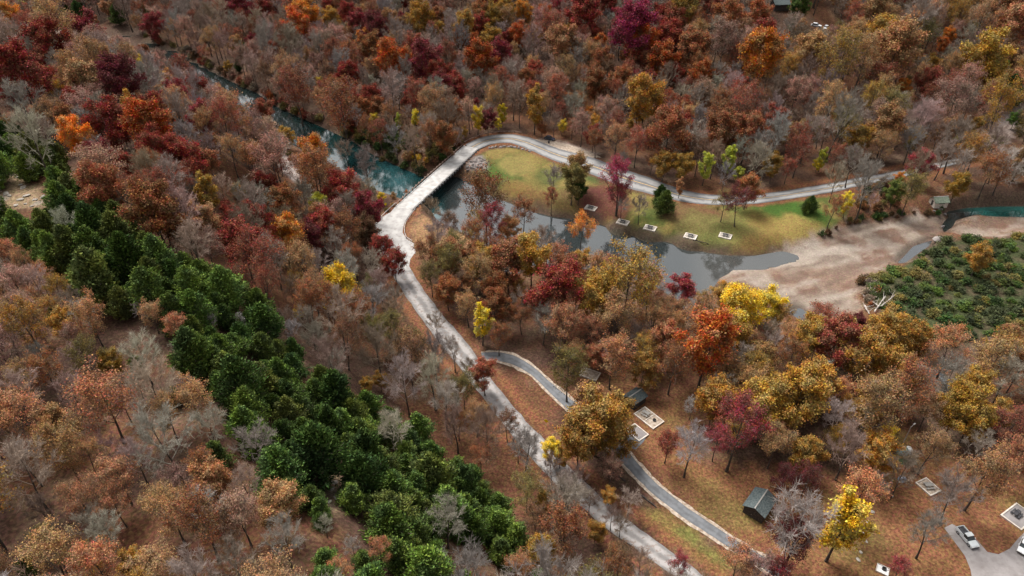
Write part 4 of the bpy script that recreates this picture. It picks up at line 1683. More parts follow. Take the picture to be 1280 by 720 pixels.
for t_ in TREES:
    put_cell(t_['base'][0], t_['base'][1], PROTO[t_['kind']][t_['k']][2] * t_['s'] / 2, t_['kind'] == 'C')


def fill():
    # candidate points on a jittered lattice; each keeps its distance from the crowns already standing
    st = 2.2
    xs, ys = np.arange(-420, 420, st), np.arange(20, 640, st)
    X, Y = np.meshgrid(xs, ys)
    g = np.random.default_rng(3)
    x = (X + g.uniform(-st / 2, st / 2, X.shape)).ravel()
    y = (Y + g.uniform(-st / 2, st / 2, X.shape)).ravel()
    ok = np.abs(x) < (y * CP + CAM_Z * SP) * 0.80 + 14
    x, y = x[ok], y[ok]
    z = ground(x, y)

    def view(h):
        d = y * CP - (z + h - CAM_Z) * SP
        return 640 + FPX * x / d, 360 + FPX * (-y * SP - (z + h - CAM_Z) * CP) / d, d
    px, py, d = view(8)
    p4, q4, _ = view(4)
    ok = (px > -95) & (px < 1375) & (py > -42) & (py < 850) & (z > WZ + 0.4)
    x, y, z, px, py, d, p4, q4 = x[ok], y[ok], z[ok], px[ok], py[ok], d[ok], p4[ok], q4[ok]
    zi = np.full(x.shape, len(ZONES) - 1)
    for k in range(len(ZONES) - 2, -1, -1):
        zi[inside(*((px, py) if k else (p4, q4)), ZONES[k][0])] = k
    wd = np.array([zz[2] for zz in ZONES])[zi] + g.normal(size=x.shape) * np.array([zz[3] for zz in ZONES])[zi]
    wd = np.maximum(wd, 4.0)
    ok = np.ones(x.shape, bool)
    for w in WATER:
        ok &= sdist(x, y, w) > 1.5
    for c in (main_c, back_c, path_c):
        ok &= seg_dist(x, y, c[::3]) > 5.2
    hh = np.where(zi == 0, 0.65 * wd, 1.0 * wd)
    dd = y * CP - (z + hh - CAM_Z) * SP
    cx, cy = 640 + FPX * x / dd, 360 + FPX * (-y * SP - (z + hh - CAM_Z) * CP) / dd
    r = 0.45 * wd * FPX / dd
    cnt = np.zeros(x.shape, int)
    for ox, oy in ((0, 0), (-1, 0), (1, 0), (0, -1), (0, 1), (-.7, -.7), (.7, -.7), (.7, .7), (-.7, .7)):
        hit_ = np.zeros(x.shape, bool)
        for p in CLEAR_PX:
            hit_ |= inside(cx + ox * r, cy + oy * r * (1.45 if oy < 0 else 1.0), p)
        cnt += hit_
    ok &= cnt <= 1
    mass = np.zeros(x.shape, int)                       # tall trees stay out of the cedar belt
    for ox, oy in ((0, 0), (-1, 0), (1, 0), (0, -1.5), (0, 1), (.8, -1.2), (-.8, -1.2)):
        mass += inside(cx + ox * r, cy + oy * r, CEDAR_Z)
    ok &= (zi == 0) | (mass <= 1)
    for t in TREES:                                     # the trees the photograph singles out stay in view
        if t['kind'] in 'ON' or t['phrase']:
            dep = project(*t['base'])[2]
            ok &= ~((dd < dep) & (np.abs(cx - t['px']) < 0.40 * t['w'] + 0.55 * r) & (np.abs(cy - t['py']) < 0.40 * t['w'] + 0.75 * r))
    for h in (0.3, 4.0):                                # nor does a trunk stand across an open place
        tx, ty, _ = view(h)
        for p in CLEAR_PX:
            ok &= ~inside(tx, ty, p)
    ok &= d > 78
    for i in g.permutation(np.nonzero(ok)[0]):
        _, ov, _, _, pal = ZONES[zi[i]]
        w = float(wd[i])
        if any(math.hypot(o[0] - x[i], o[1] - y[i]) < ov * (o[2] + w / 2) for o in near_trees(x[i], y[i])):
            continue
        kind, colr = pick(pal)
        k = rnd.randrange(len(PROTO[kind]))
        if kind == 'C' and zi[i] != 0:
            w *= 0.6
        _, _, W, H, hc = PROTO[kind][k]
        s = w / W
        a, b, dep = project(x[i], y[i], z[i] + hc * s)
        TREES.append(dict(kind=kind, colour=colr, k=k, base=(float(x[i]), float(y[i]), float(z[i])), s=s, px=a, py=b, w=w * FPX / dep, phrase='', hero=False))
        put_cell(x[i], y[i], w / 2, kind == 'C')


fill()

# shrubs: the green thicket beyond the gravel bar and the river banks
for area_, n_, cols_, sz_ in ((FIELD_PX, 290, ('bush', 'bush', 'bush', 'dkgreen', 'green', 'olive', 'bush', 'olgreen'), (0.7, 1.6)),
                              ([(420, 150), (470, 160), (560, 172), (580, 182), (520, 222), (470, 190), (430, 172)], 84, ('olive', 'bush', 'dkgreen', 'brown', 'olive', 'tan'), (0.9, 1.9)),
                              ([(175, 44), (215, 54), (255, 74), (290, 92), (330, 112), (375, 138), (410, 152), (405, 160), (370, 147), (320, 117), (252, 84), (212, 62), (175, 50)], 60, ('brown', 'redrust', 'dun', 'olive', 'pink'), (0.8, 1.7)),
                              ([(240, 98), (268, 116), (300, 140), (338, 163), (352, 184), (386, 202), (440, 230), (430, 236), (370, 208), (330, 173), (290, 146), (236, 104)], 40, ('brown', 'tan', 'redrust', 'olive', 'pink'), (0.6, 1.3)),
                              ([(1020, 292), (1060, 276), (1120, 266), (1180, 262), (1180, 268), (1110, 274), (1060, 283), (1030, 296)], 22, ('brown', 'olive', 'brown', 'dkgreen'), (0.5, 1.0)),
                              ([(1060, 240), (1130, 226), (1160, 236), (1150, 256), (1080, 266)], 16, ('olive', 'bush', 'brown', 'rust'), (0.7, 1.4)),
                              ([(470, 236), (500, 250), (482, 266), (462, 248), (440, 230)], 9, ('olive', 'tan', 'brown'), (0.5, 1.0)),
                              ([(1072, 350), (1100, 345), (1112, 372), (1085, 385)], 9, ('brown', 'rust', 'dun'), (0.7, 1.2))):
    xs_, ys_ = [p[0] for p in area_], [p[1] for p in area_]
    m_ = 0
    tries = 0
    while m_ < n_ and tries < n_ * 30:
        tries += 1
        px, py = rnd.uniform(min(xs_), max(xs_)), rnd.uniform(min(ys_), max(ys_))
        if not inside(np.array([px]), np.array([py]), area_)[0]:
            continue
        x, y, z = hit(px, py)
        if z < WZ + 0.1 or any(math.hypot(o[0] - x, o[1] - y) < 1.35 for o in near_trees(x, y) if o[3] == 'S'):
            continue
        s = rnd.uniform(*sz_)
        cx, cy, dep = project(x, y, z + 1.3 * s)
        TREES.append(dict(field=area_ is FIELD_PX, kind='S', colour=rnd.choice(cols_), k=rnd.randrange(3), base=(x, y, z - 0.05), s=s, px=cx, py=cy, w=3.4 * s * FPX / dep, phrase='', hero=False))
        put_cell(x, y, 1.5, 'S')
        m_ += 1
for px, py, c in ((515, 196, 'yellow'), (523, 197, 'yellow'), (533, 201, 'gold'), (478, 200, 'olive')):
    x, y, z = hit(px, py + 2)
    TREES.append(dict(kind='S', colour=c, k=rnd.randrange(2), base=(x, y, z), s=0.9, px=px, py=py, w=9, phrase='', hero=False))

# ------------------------------------------------------------------ trees: labels
LANDMARKS = [(545, 225, 'the bridge'), (505, 258, 'the near bridge end'), (588, 186, 'the far bridge end'), (488, 300, 'the road junction'), (640, 173, 'the outer road bend'), (687, 173, 'the navy car'),
             (738, 260, 'the dark picnic pad under trees'), (779, 278, 'the second picnic pad'), (863, 296, 'the lone picnic pad'), (930, 250, 'the back road on the lawn'), (1100, 218, 'the back road climbing away'),
             (1172, 251, 'the green roofed hut'), (1040, 320, 'the gravel bar'), (1140, 312, 'the small side channel'), (1245, 265, 'the teal pool'), (793, 496, 'the slate roofed hut'), (805, 522, 'the framed campsite'),
             (948, 630, 'the dark hut'), (1158, 612, 'the fenced tent pad'), (1208, 672, 'the silver pickup'), (1130, 560, 'the teal tent'), (975, 4, 'the hilltop cabin'), (1025, 32, 'the two white cars'),
             (30, 240, 'the rocky glade'), (295, 455, 'the small glade'), (410, 610, 'the rock clearing'), (870, 645, 'the asphalt path'), (660, 455, 'the path entrance'), (680, 580, 'the middle of the road'), (800, 680, 'the lower road'),
             (550, 420, 'the straight of the road'), (270, 95, 'the dark river reach'), (370, 165, 'the river bend'), (440, 205, 'the teal river'), (800, 318, 'the pond'), (1090, 378, 'the driftwood heap'), (1160, 476, 'the sandy hollow'),
             (1255, 150, 'the gravel lot'), (1250, 690, 'the paved lot'), (140, 40, 'the top sandbar'), (1200, 370, 'the green thicket')]


def direction(dx, dy):
    a = math.degrees(math.atan2(-dy, dx)) % 360
    return ['right of', 'above and right of', 'above', 'above and left of', 'left of', 'below and left of', 'below', 'below and right of'][int((a + 22.5) // 45) % 8]


def label_trees():
    anchors = [(x, y, p) for x, y, p in LANDMARKS]
    for t in TREES:
        if t['phrase']:
            anchors.append((t['px'], t['py'], 'the ' + t['phrase']))
            t['label'] = t['phrase'] if len(t['phrase'].split()) >= 4 else t['phrase'] + ' in the woods'
    groups = {}
    for t in TREES:
        if t['phrase']:
            continue
        ax, ay, ph = min(anchors, key=lambda a: (a[0] - t['px']) ** 2 + (a[1] - t['py']) ** 2)
        t['d'] = math.hypot(ax - t['px'], ay - t['py'])
        word = COLOUR[t['colour']][1]
        t['core'] = (word + ' ' + ('juniper' if t['kind'] == 'C' and t['colour'] in ('brgreen', 'olgreen') else 'bush' if t.get('field') else NOUN[t['kind']]), direction(t['px'] - ax, t['py'] - ay) + ' ' + ph)
        if len((t['core'][0] + ' ' + t['core'][1]).split()) > 10:
            t['core'] = (t['core'][0], t['core'][1].replace('above and ', 'above-').replace('below and ', 'below-'))
        groups.setdefault(t['core'], []).append(t)
    for (a, b), ts in groups.items():
        ts.sort(key=lambda t: t['d'])
        n = len(ts)
        for i, t in enumerate(ts):
            if n == 1:
                t['label'] = a + ' ' + b
            else:
                o = ['nearest', 'second nearest', 'third nearest', 'fourth nearest', 'fifth nearest', 'sixth nearest', 'seventh nearest', 'eighth nearest', 'ninth nearest'][min(i, 8)] if i < n - 1 else 'farthest'
                t['label'] = o + ' ' + a + ' ' + b


label_trees()
GROUP = {'B': 'leafless grey trees through the woods', 'T': 'half-bare autumn trees through the woods', 'O': 'full-crowned autumn trees', 'N': 'slender yellow and lime trees', 'C': 'green cedars', 'S': 'shrubs along the river and thicket'}
jit = random.Random(9)
for t in TREES:
    kd = t['kind']
    trunk, crown, W, H, hc = PROTO[kd][t['k']]
    nm = ('thicket_bush' if t.get('field') else None) or NAME.get(kd) or ('light_green_cedar' if kd == 'C' and t['colour'] in ('brgreen', 'olgreen') else 'cedar_tree' if kd == 'C' else None) or (ONAME if kd == 'O' else BNAME if kd == 'B' else TNAME)[t['colour']]  # cedars all; the lighter green ones get a separate name
    root = link(nm, None)
    root.empty_display_size = 0.3
    x, y, z = t['base']
    root.location = (x, y, z - 0.1)
    s = t['s']
    root.scale = (s, s, 0.65 * s) if t.get('field') else (s, s, s * (jit.uniform(0.92, 1.1) if not t['hero'] else 1.0))
    root.rotation_euler = (jit.gauss(0, 0.03), jit.gauss(0, 0.03), jit.uniform(0, 6.283))
    tag(root, t['label'], 'shrub' if kd == 'S' else 'tree', GROUP[kd])
    a = link('stems' if kd == 'S' else 'trunk', trunk, root)
    c = link('crown', crown, root)
    col = np.array(COLOUR[t['colour']][0])
    v = jit.uniform(0.92, 1.42)
    h = np.array([jit.uniform(0.93, 1.07), jit.uniform(0.93, 1.07), jit.uniform(0.9, 1.1)])
    col = np.clip(col * v * h, 0, 0.8)
    c.color = (*col, 1)
import collections
for o_ in COL.objects:
    if o_.get('label') and len(o_['label'].split()) > 16:
        o_['label'] = o_['label'].replace('above and ', 'above-').replace('below and ', 'below-').replace('bright ', '').replace('second nearest ', 'second ')
    if o_.get('label') and len(o_['label'].split()) > 16:
        o_['label'] = o_['label'].replace(' the ', ' ')
print('KINDS', collections.Counter(o.name.split('.')[0] for o in COL.objects if o.parent is None and 'category' in o))
print('DUPES', sum(c - 1 for c in collections.Counter(t['label'] for t in TREES).values()))
print('TREES', len(TREES), {k: sum(1 for t in TREES if t['kind'] == k) for k in 'BTONCS'})


# ------------------------------------------------------------------ built things
def heading(px0, py0, px1, py1, z=0.0):
    a, b = flat(px0, py0, z), flat(px1, py1, z)
    return math.atan2(b[1] - a[1], b[0] - a[0])


def hut(name, label, x, y, z, rz, L, W, wall_h, roof_h, roof_mat, wall_mat, cat='hut', over=0.35, vents=True):
    """A gabled hut: ridge along its own x axis."""
    t = thing(name, label, cat, (x, y, z), rz)
    b = MB()
    prof = [(-W / 2, -0.4), (W / 2, -0.4), (W / 2, wall_h), (0, wall_h + roof_h - 0.06), (-W / 2, wall_h)]
    n = len(prof)
    b.add([(-L / 2, p, q) for p, q in prof] + [(L / 2, p, q) for p, q in prof], [(k, (k + 1) % n, n + (k + 1) % n, n + k) for k in range(n)] + [tuple(range(n)), tuple(range(n, 2 * n))])
    b.build('wall', wall_mat, t)
    b = MB()
    sl = roof_h / (W / 2)
    e = W / 2 + over
    for s in (-1, 1):
        z0, z1 = wall_h + roof_h, wall_h - sl * over
        V = []
        for xx in (-L / 2 - over, L / 2 + over):
            V += [(xx, s * 0.0, z0), (xx, s * e, z1), (xx, s * e, z1 + 0.14), (xx, s * 0.0, z0 + 0.16)]
        b.add(V, [(0, 1, 2, 3), (4, 5, 6, 7), (0, 1, 5, 4), (1, 2, 6, 5), (2, 3, 7, 6), (3, 0, 4, 7)])
    roof = b.build('roof', roof_mat, t)
    b = MB()
    b.box(-L / 2 - over - 0.02, L / 2 + over + 0.02, -0.13, 0.13, wall_h + roof_h + 0.125, wall_h + roof_h + 0.20)
    b.build('ridge_cap', M_CONCD, roof)
    b = MB()
    b.box(-L / 2 - 0.05, -L / 2 - 0.003, -0.5, 0.5, 0, 2.0)
    d = b.build('door', M_DARKWOOD, t)
    b = MB()
    b.box(-L / 2 - 0.11, -L / 2 - 0.053, 0.3, 0.36, 0.95, 1.1)
    b.build('handle', M_GALV, d)
    for s in (-1, 1):
        b = MB()
        b.box(-L * 0.22, L * 0.22, *sorted((s * (W / 2 + 0.003), s * (W / 2 + 0.05))), wall_h - 0.75, wall_h - 0.35)
        b.build('window', M_GLASS, t)
    return t


def place(px, py, lift=0.0):
    return hit(px, py, lift)


x, y, z = place(947, 637)
hut('park_hut', 'dark wooden hut with a slate grey gable roof beside the silvery tree', x, y, z, heading(941, 636, 956, 614, 3.5), 5.6, 4.3, 2.5, 1.0, M_SHINGLE, M_DARKWOOD)
x, y, z = place(793, 503)
hut('park_hut', 'small slate roofed hut behind the framed campsite under golden trees', x, y, z, heading(781, 502, 799, 490, 3.0), 4.2, 3.4, 2.3, 0.9, M_SHINGLE, M_DARKWOOD)
x, y, z = place(1172, 256)
hut('riverside_hut', 'small hut with a mossy green roof on the bank above the rapids', x, y, z, heading(1164, 252, 1182, 251, 2.5), 5.0, 3.6, 2.0, 1.3, M_SHINGLEG, M_TIMBER)
x, y, z = place(974, 11)
hut('hilltop_cabin', 'dark cabin with a blue grey roof in a hilltop clearing', x, y, z, heading(962, 6, 988, 5, 40), 8.5, 6.0, 3.0, 1.8, M_SHINGLE, M_DARKWOOD, 'cabin')


def picnic_table(label, x, y, z, rz, mat=M_DARKWOOD, group='picnic tables'):
    t = thing('picnic_table', label, 'table', (x, y, z), rz, group)
    b = MB()
    for k in range(5):
        b.box(-0.95, 0.95, -0.39 + k * 0.16, -0.25 + k * 0.16, 0.72, 0.77)
    b.build('tabletop', mat, t)
    for s in (-1, 1):
        b = MB()
        for k in range(2):
            b.box(-0.95, 0.95, s * 0.74 - 0.15 + k * 0.155, s * 0.74 - 0.01 + k * 0.155, 0.42, 0.46)
        b.build('bench', mat, t)
    for xx in (-0.65, 0.65):
        b = MB()
        for s in (-1, 1):
            b.add([(xx - 0.05, s * 0.3, 0.71), (xx + 0.05, s * 0.3, 0.71), (xx + 0.05, s * 0.42, 0.71), (xx - 0.05, s * 0.42, 0.71),
                   (xx - 0.05, s * 0.68, 0), (xx + 0.05, s * 0.68, 0), (xx + 0.05, s * 0.82, 0), (xx - 0.05, s * 0.82, 0)],
                  [(0, 1, 2, 3), (4, 7, 6, 5), (0, 4, 5, 1), (1, 5, 6, 2), (2, 6, 7, 3), (3, 7, 4, 0)])
        b.box(xx - 0.049, xx + 0.049, -0.85, 0.85, 0.34, 0.415)
        b.build('leg_frame', mat, t)
    return t


def pad(label, x, y, z, rz, L, W, fill_mat=M_TIMBER, name='picnic_pad', group=None, fr=0.28):
    """A raised gravel pad inside a pale timber kerb."""
    t = thing(name, label, 'picnic pad' if name == 'picnic_pad' else 'tent pad', (x, y, z), rz, group)
    b = MB()
    b.box(-L / 2 + fr, L / 2 - fr, -W / 2 + fr, W / 2 - fr, -1.0, 0.12)
    b.build('pad_surface', fill_mat, t)
    for s in (-1, 1):
        b = MB()
        b.box(-L / 2, L / 2, *sorted((s * W / 2, s * (W / 2 - fr + 0.004))), -1.0, 0.26)
        b.build('kerb_timber', M_TIMBER, t)
        b = MB()
        b.box(*sorted((s * L / 2, s * (L / 2 - fr + 0.004))), -W / 2 + fr, W / 2 - fr, -1.0, 0.257)
        b.build('kerb_timber', M_TIMBER, t)
    return t


for (px, py, lab, tl) in ((738.5, 260.5, 'pale picnic pad on the reddish leaf litter under the lawn trees', 'dark picnic table on the pad on the reddish leaf litter'),
                          (778.5, 278.5, 'pale picnic pad on the bank below the magenta tree', 'dark picnic table on the pad below the magenta tree'),
                          (812.5, 285.5, 'pale picnic pad on the bank below the dark green cedar', 'dark picnic table on the pad below the dark green cedar'),
                          (863, 296, 'pale picnic pad beside a timber edging on the open bank', 'dark picnic table on the pad beside the timber edging'),
                          (906.5, 295.5, 'pale picnic pad farthest out on the open lawn', 'dark picnic table on the pad farthest out on the lawn')):
    x, y, z = place(px, py)
    rz = heading(px - 8, py - 2.2, px + 8, py + 1.6)
    pad(lab, x, y, z + 0.1, rz, 4.2, 3.3, M_LIME, group='pale picnic pads along the lawn', fr=0.35)
    picnic_table(tl, x, y, z + 0.223, rz, M_STEEL)


def fire_ring(label, x, y, z):
    t = thing('fire_ring', label, 'fire ring', (x, y, z), 0)
    b = MB()
    n = 16
    V, F = [], []
    for k in range(n):
        a = 2 * math.pi * k / n
        for r, h in ((0.42, 0), (0.42, 0.32), (0.36, 0.32), (0.36, 0.05)):
            V.append((r * math.cos(a), r * math.sin(a), h))
    for k in range(n):
        for q in range(3):
            F.append((4 * k + q, 4 * ((k + 1) % n) + q, 4 * ((k + 1) % n) + q + 1, 4 * k + q + 1))
    b.add(V, F)
    b.build('ring', M_STEEL, t)
    b = MB()
    b.tube((0, 0, 0), (0, 0, 0.09), 0.355, 0.33, 14)
    b.build('ash_bed', M_CHAR, t)


# the framed campsite by the slate roofed hut
rz = heading(800, 508, 827, 529)
x, y, z = place(811, 523)
pad('long framed campsite pad beside the big golden brown tree', x, y, z + 0.06, rz, 6.4, 4.0, M_VERGE, 'tent_pad', 'framed tent pads')
ca, sa = math.cos(rz), math.sin(rz)
loc = lambda u, v: (x + ca * u - sa * v, y + sa * u + ca * v)
picnic_table('grey picnic table on the long framed campsite pad', *loc(-1.3, 0.2), z + 0.183, rz + 0.2, M_CONCD)
fire_ring('dark fire ring on the long framed campsite pad', *loc(1.4, 0.4), z + 0.18)
b = MB()
b.box(-2.2, 2.2, -0.09, 0.09, 0.123, 0.27)
o = b.build('timber_sleeper', M_TIMBER)
o.location, o.rotation_euler = (*loc(0.1, 0), z + 0.06), (0, 0, rz + math.pi / 2)
o.scale = (0.72, 1, 1)
tag(o, 'timber sleeper across the middle of the long campsite pad', 'sleeper')
sheet('driveway', drive, float(place(790, 552)[2]) + 0.07, M_PATH)
x2, y2, z2 = place(796, 541)
pad('leaf strewn framed pad next to the asphalt path end by the big golden brown tree', x2, y2, z2 + 0.06, rz, 4.6, 3.4, M_LOT, 'tent_pad', 'framed tent pads')
# the fenced pad and the pad at the frame edge
x, y, z = place(1160, 609)
rz = heading(1156, 601, 1171, 614)
pad('square framed tent pad with a table among the bare camp trees', x, y, z + 0.06, rz, 4.0, 3.4, M_VERGE, 'tent_pad', 'framed tent pads')
picnic_table('grey picnic table on the square tent pad', x, y, z + 0.183, rz + 1.2, M_CONCD)
x, y, z = place(1273, 646)
rz = heading(1258, 649, 1275, 636)
pad('wide gravel tent pad above the silver car', x, y, z + 0.06, rz, 6.0, 4.4, M_LOT, 'tent_pad', 'framed tent pads')
picnic_table('black picnic table on the gravel pad above the silver car', x - 0.3, y + 0.5, z + 0.183, rz, M_STEEL)
x, y, z = place(1103, 713)
pad('small white pad on the leaf strewn grass by the lower frame edge', x, y, z + 0.08, heading(1096, 708, 1107, 713), 2.3, 2.0, M_WHITE, 'tent_pad', 'framed tent pads', fr=0.12)
fire_ring('charred fire ring on the small white pad', x + 0.3, y + 0.1, z + 0.2)
x, y, z = place(737, 468)
pad('half hidden gravel pad under the olive trees by the path', x, y, z + 0.06, heading(728, 470, 745, 476), 5.0, 3.4, M_VERGE, 'tent_pad', 'framed tent pads')


def vehicle(name, label, cat, x, y, z, rz, paint, truck=False, L=4.7, W=1.85, H=1.5):
    """Front towards its own +x: body with wheel arches, glazed cabin, wheels, lamps."""
    t = thing(name, label, cat, (x, y, z), rz)
    hw = W / 2
    belt = 0.98 if truck else 0.88
    r = 0.37 if truck else 0.33
    wf, wr = L * 0.31, -L * 0.30
    prof = [(-L / 2, 0.42), (-L / 2 + 0.06, belt - 0.05), (-L / 2 + 0.25, belt), (L * 0.20, belt), (L * 0.44, belt - 0.12), (L / 2 - 0.02, belt - 0.28), (L / 2, 0.45), (L / 2 - 0.12, 0.27)]
    arch = []
    for cx in (wf, wr):
        arch += [(cx + (r + 0.07) * math.cos(a), 0.27 + (r + 0.07) * math.sin(a)) for a in np.linspace(0.0, math.pi, 7)]
    prof += arch + [(-L / 2 + 0.12, 0.27)]
    b = MB()
    b.prism(prof, -hw, hw)
    body = b.build('body', paint, t, bevel=0.035)
    if truck:
        c0, c1, f0, f1 = -0.35, 0.45, -0.25, 1.05
    else:
        c0, c1, f0, f1 = -L * 0.30, L * 0.06, -L * 0.40, L * 0.22
    b = MB()
    top, ti = H + (0.25 if truck else 0), 0.17
    V = [(f0, -hw + 0.04, belt), (f1, -hw + 0.04, belt), (f1, hw - 0.04, belt), (f0, hw - 0.04, belt), (c0, -hw + ti, top - 0.05), (c1, -hw + ti, top - 0.05), (c1, hw - ti, top - 0.05), (c0, hw - ti, top - 0.05)]
    F = [(0, 1, 5, 4), (1, 2, 6, 5), (2, 3, 7, 6), (3, 0, 4, 7), (4, 5, 6, 7)]
    b.add(V, F)
    b.build('glass', M_GLASS, t)
    b = MB()
    b.box(c0 - 0.06, c1 + 0.06, -hw + ti - 0.03, hw - ti + 0.03, top - 0.048, top + 0.02)
    b.build('roof', paint, t, bevel=0.02)
    if truck:
        b = MB()
        b.box(-L / 2 + 0.16, -0.5, -hw + 0.14, hw - 0.14, belt + 0.002, belt + 0.012)
        b.build('cargo_bed', M_STEEL, t)
        for s in (-1, 1):
            b = MB()
            b.box(-L / 2 + 0.08, -0.42, *sorted((s * hw * 0.995, s * (hw - 0.12))), belt + 0.003, belt + 0.22)
            b.build('bed_side', paint, t)
        b = MB()
        b.box(-L / 2 + 0.05, -L / 2 + 0.14, -hw + 0.13, hw - 0.13, belt + 0.003, belt + 0.215)
        b.build('tailgate', paint, t)
    for cx in (wf, wr):
        for s in (-1, 1):
            b = MB()
            b.tube((cx, s * (hw - 0.23), r), (cx, s * (hw + 0.01), r), r, r, 16)
            w = b.build('wheel', M_TYRE, t)
            b = MB()
            b.tube((cx, s * (hw + 0.012), r), (cx, s * (hw + 0.03), r), r * 0.6, r * 0.55, 12)
            b.build('rim', M_HUB, w)
    for s in (-1, 1):
        b = MB()
        b.box(L / 2 - 0.17, L / 2 + 0.01, *sorted((s * (hw - 0.1), s * (hw - 0.5))), belt - 0.37, belt - 0.25)
        b.build('headlight', M_LAMP, t)
        b = MB()
        b.box(f1 - 0.35, f1 - 0.2, *sorted((s * (hw + 0.01), s * (hw + 0.2))), belt + 0.03, belt + 0.17)
        b.build('mirror', paint, t)
    b = MB()
    b.box(L / 2 - 0.03, L / 2 + 0.06, -hw + 0.08, hw - 0.08, 0.36, 0.5)
    b.build('bumper', M_STEEL, t)
    return t


x, y, z = place(1207.5, 674)
vehicle('pickup_truck', 'silver white pickup truck parked at the head of the camp drive', 'truck', x, y, z + 0.06, heading(1203, 668, 1214, 681), M_CARS, True, 4.8, 1.8, 1.45)
x, y, z = place(1279, 685)
vehicle('parked_car', 'silver car on the paved lot cut off by the frame edge', 'car', x, y, z + 0.06, heading(1283, 678, 1277, 692), M_CARW, False, 4.3, 1.75, 1.42)
x, y, z = place(687, 174.5)
vehicle('parked_car', 'dark navy car stopped on the gravel shoulder behind the bend', 'car', x, y, z + 0.05, heading(681, 173, 693, 176), M_CARB)
x, y, z = place(1020, 33)
vehicle('parked_car', 'white car in the hilltop trees, the one closer to the cabin', 'car', x, y, z + 0.02, heading(1012, 32, 1026, 34, 40), M_CARW, False, 5.4, 2.1, 1.7)
x, y, z = place(1032, 36)
vehicle('parked_car', 'white car in the hilltop trees, the one farther from the cabin', 'car', x, y, z + 0.02, heading(1036, 33, 1029, 38, 40), M_CARW, False, 4.8, 1.95, 1.6)


def bin_(label, x, y, z):
    t = thing('rubbish_bin', label, 'bin', (x, y, z))
    b = MB()
    b.tube((0, 0, 0), (0, 0, 0.95), 0.36, 0.42, 14)
    b.build('barrel', M_STEEL, t)
    b = MB()
    b.tube((0, 0, 0.952), (0, 0, 1.12), 0.44, 0.2, 14)
    b.build('lid', M_CARK, t)


x, y, z = place(686, 179)
bin_('black barrel standing beside the navy car on the shoulder', x, y, z + 0.05)


def sign(label, px, py, rz):
    x, y, z = place(px, py)
    t = thing('road_sign', label, 'road sign', (x, y, z), rz)
    b = MB()
    b.box(-0.04, 0.04, -0.03, 0.03, -0.2, 1.75)
    b.build('post', M_GALV, t)
    b = MB()
    h = 0.62
    b.add([(0, -0.05, 1.9 - h), (h, -0.05, 1.9), (0, -0.05, 1.9 + h), (-h, -0.05, 1.9), (0, -0.032, 1.9 - h), (h, -0.032, 1.9), (0, -0.032, 1.9 + h), (-h, -0.032, 1.9)],
          [(0, 1, 2, 3), (7, 6, 5, 4), (0, 4, 5, 1), (1, 5, 6, 2), (2, 6, 7, 3), (3, 7, 4, 0)])
    b.build('sign_panel', M_YELLOW, t)


sign('yellow diamond road sign at the near end of the bridge', 482.5, 261, 0.5)
sign('yellow diamond road sign by the outside of the road bend', 605.5, 165.5, 0.2)
sign('yellow diamond road sign on the bank by the straight road', 682.5, 533, -0.4)

# lamp post
x, y, z = place(1124, 564)
t = thing('lamp_post', 'tall grey lamp post beside the teal tent', 'lamp post', (x, y, z), 0.6)
b = MB()
b.tube((0, 0, -0.2), (0, 0, 8.2), 0.13, 0.08, 10)
b.build('pole', M_GALV, t)
b = MB()
b.tube((0, 0, 8.0), (1.1, 0, 8.35), 0.05, 0.04, 8)
b.build('arm', M_GALV, t)
b = MB()
b.box(0.95, 1.6, -0.16, 0.16, 8.28, 8.44)
b.build('lamp_head', M_GALV, t, bevel=0.03)


def tent(label, px, py, rz, mat, L=2.6, W=2.1, H=1.3, name='camping_tent'):
    x, y, z = place(px, py)
    t = thing(name, label, 'tent', (x, y, z), rz)
    b = MB()
    nu, nv = 10, 6
    V, F = [], []
    for j in range(nv + 1):
        for i in range(nu):
            a = 2 * math.pi * i / nu
            e = 0.5 * math.pi * j / nv
            c = math.cos(e) ** 0.7
            V.append((L / 2 * c * math.cos(a), W / 2 * c * math.sin(a), H * math.sin(e) ** 0.9 - 0.03))
    for j in range(nv):
        for i in range(nu):
            F.append((j * nu + i, j * nu + (i + 1) % nu, (j + 1) * nu + (i + 1) % nu, (j + 1) * nu + i))
    b.add(V, F)
    b.build('canopy_shell', mat, t, smooth=True)
    for s in (-1, 1):
        b = MB()
        P = [(s * L / 2 * math.cos(e), W / 2 * math.cos(e) * (1 if s > 0 else -1) * 0.72, (H + 0.05) * math.sin(e) ** 0.9) for e in np.linspace(0, math.pi, 11)]
        for i in range(10):
            b.tube(P[i], P[i + 1], 0.025, 0.025, 5)
        b.build('tent_pole', M_GALV, t)
    return t


tent('teal dome tent at the foot of the lamp post', 1127.5, 565, 0.3, M_TEAL, 3.0, 2.6, 1.5)
tent('white dome tent beside the teal tent', 1135, 564, 1.0, M_WHITE, 2.2, 1.8, 1.2)
tent('small pale blue tent on the leaf litter beside a dark trunk', 1127, 600, 0.2, M_BLUE, 1.9, 1.6, 1.1)
x, y, z = place(1135, 577.5)
t = thing('ground_tarp', 'dark green tarp spread on the leaf litter below the tents', 'tarp', (x, y, z), heading(1126, 577, 1145, 577.5))
b = MB()
n = 8
V = [(-1.9 + 3.8 * i / n, -0.9 + 1.8 * j / 4, 0.10 + 0.06 * math.sin(i * 1.7 + j * 2.1)) for j in range(5) for i in range(n + 1)]
b.add(V, [(j * (n + 1) + i, j * (n + 1) + i + 1, (j + 1) * (n + 1) + i + 1, (j + 1) * (n + 1) + i) for j in range(4) for i in range(n)])
b.build('tarp_sheet', M_TARP, t, smooth=True)
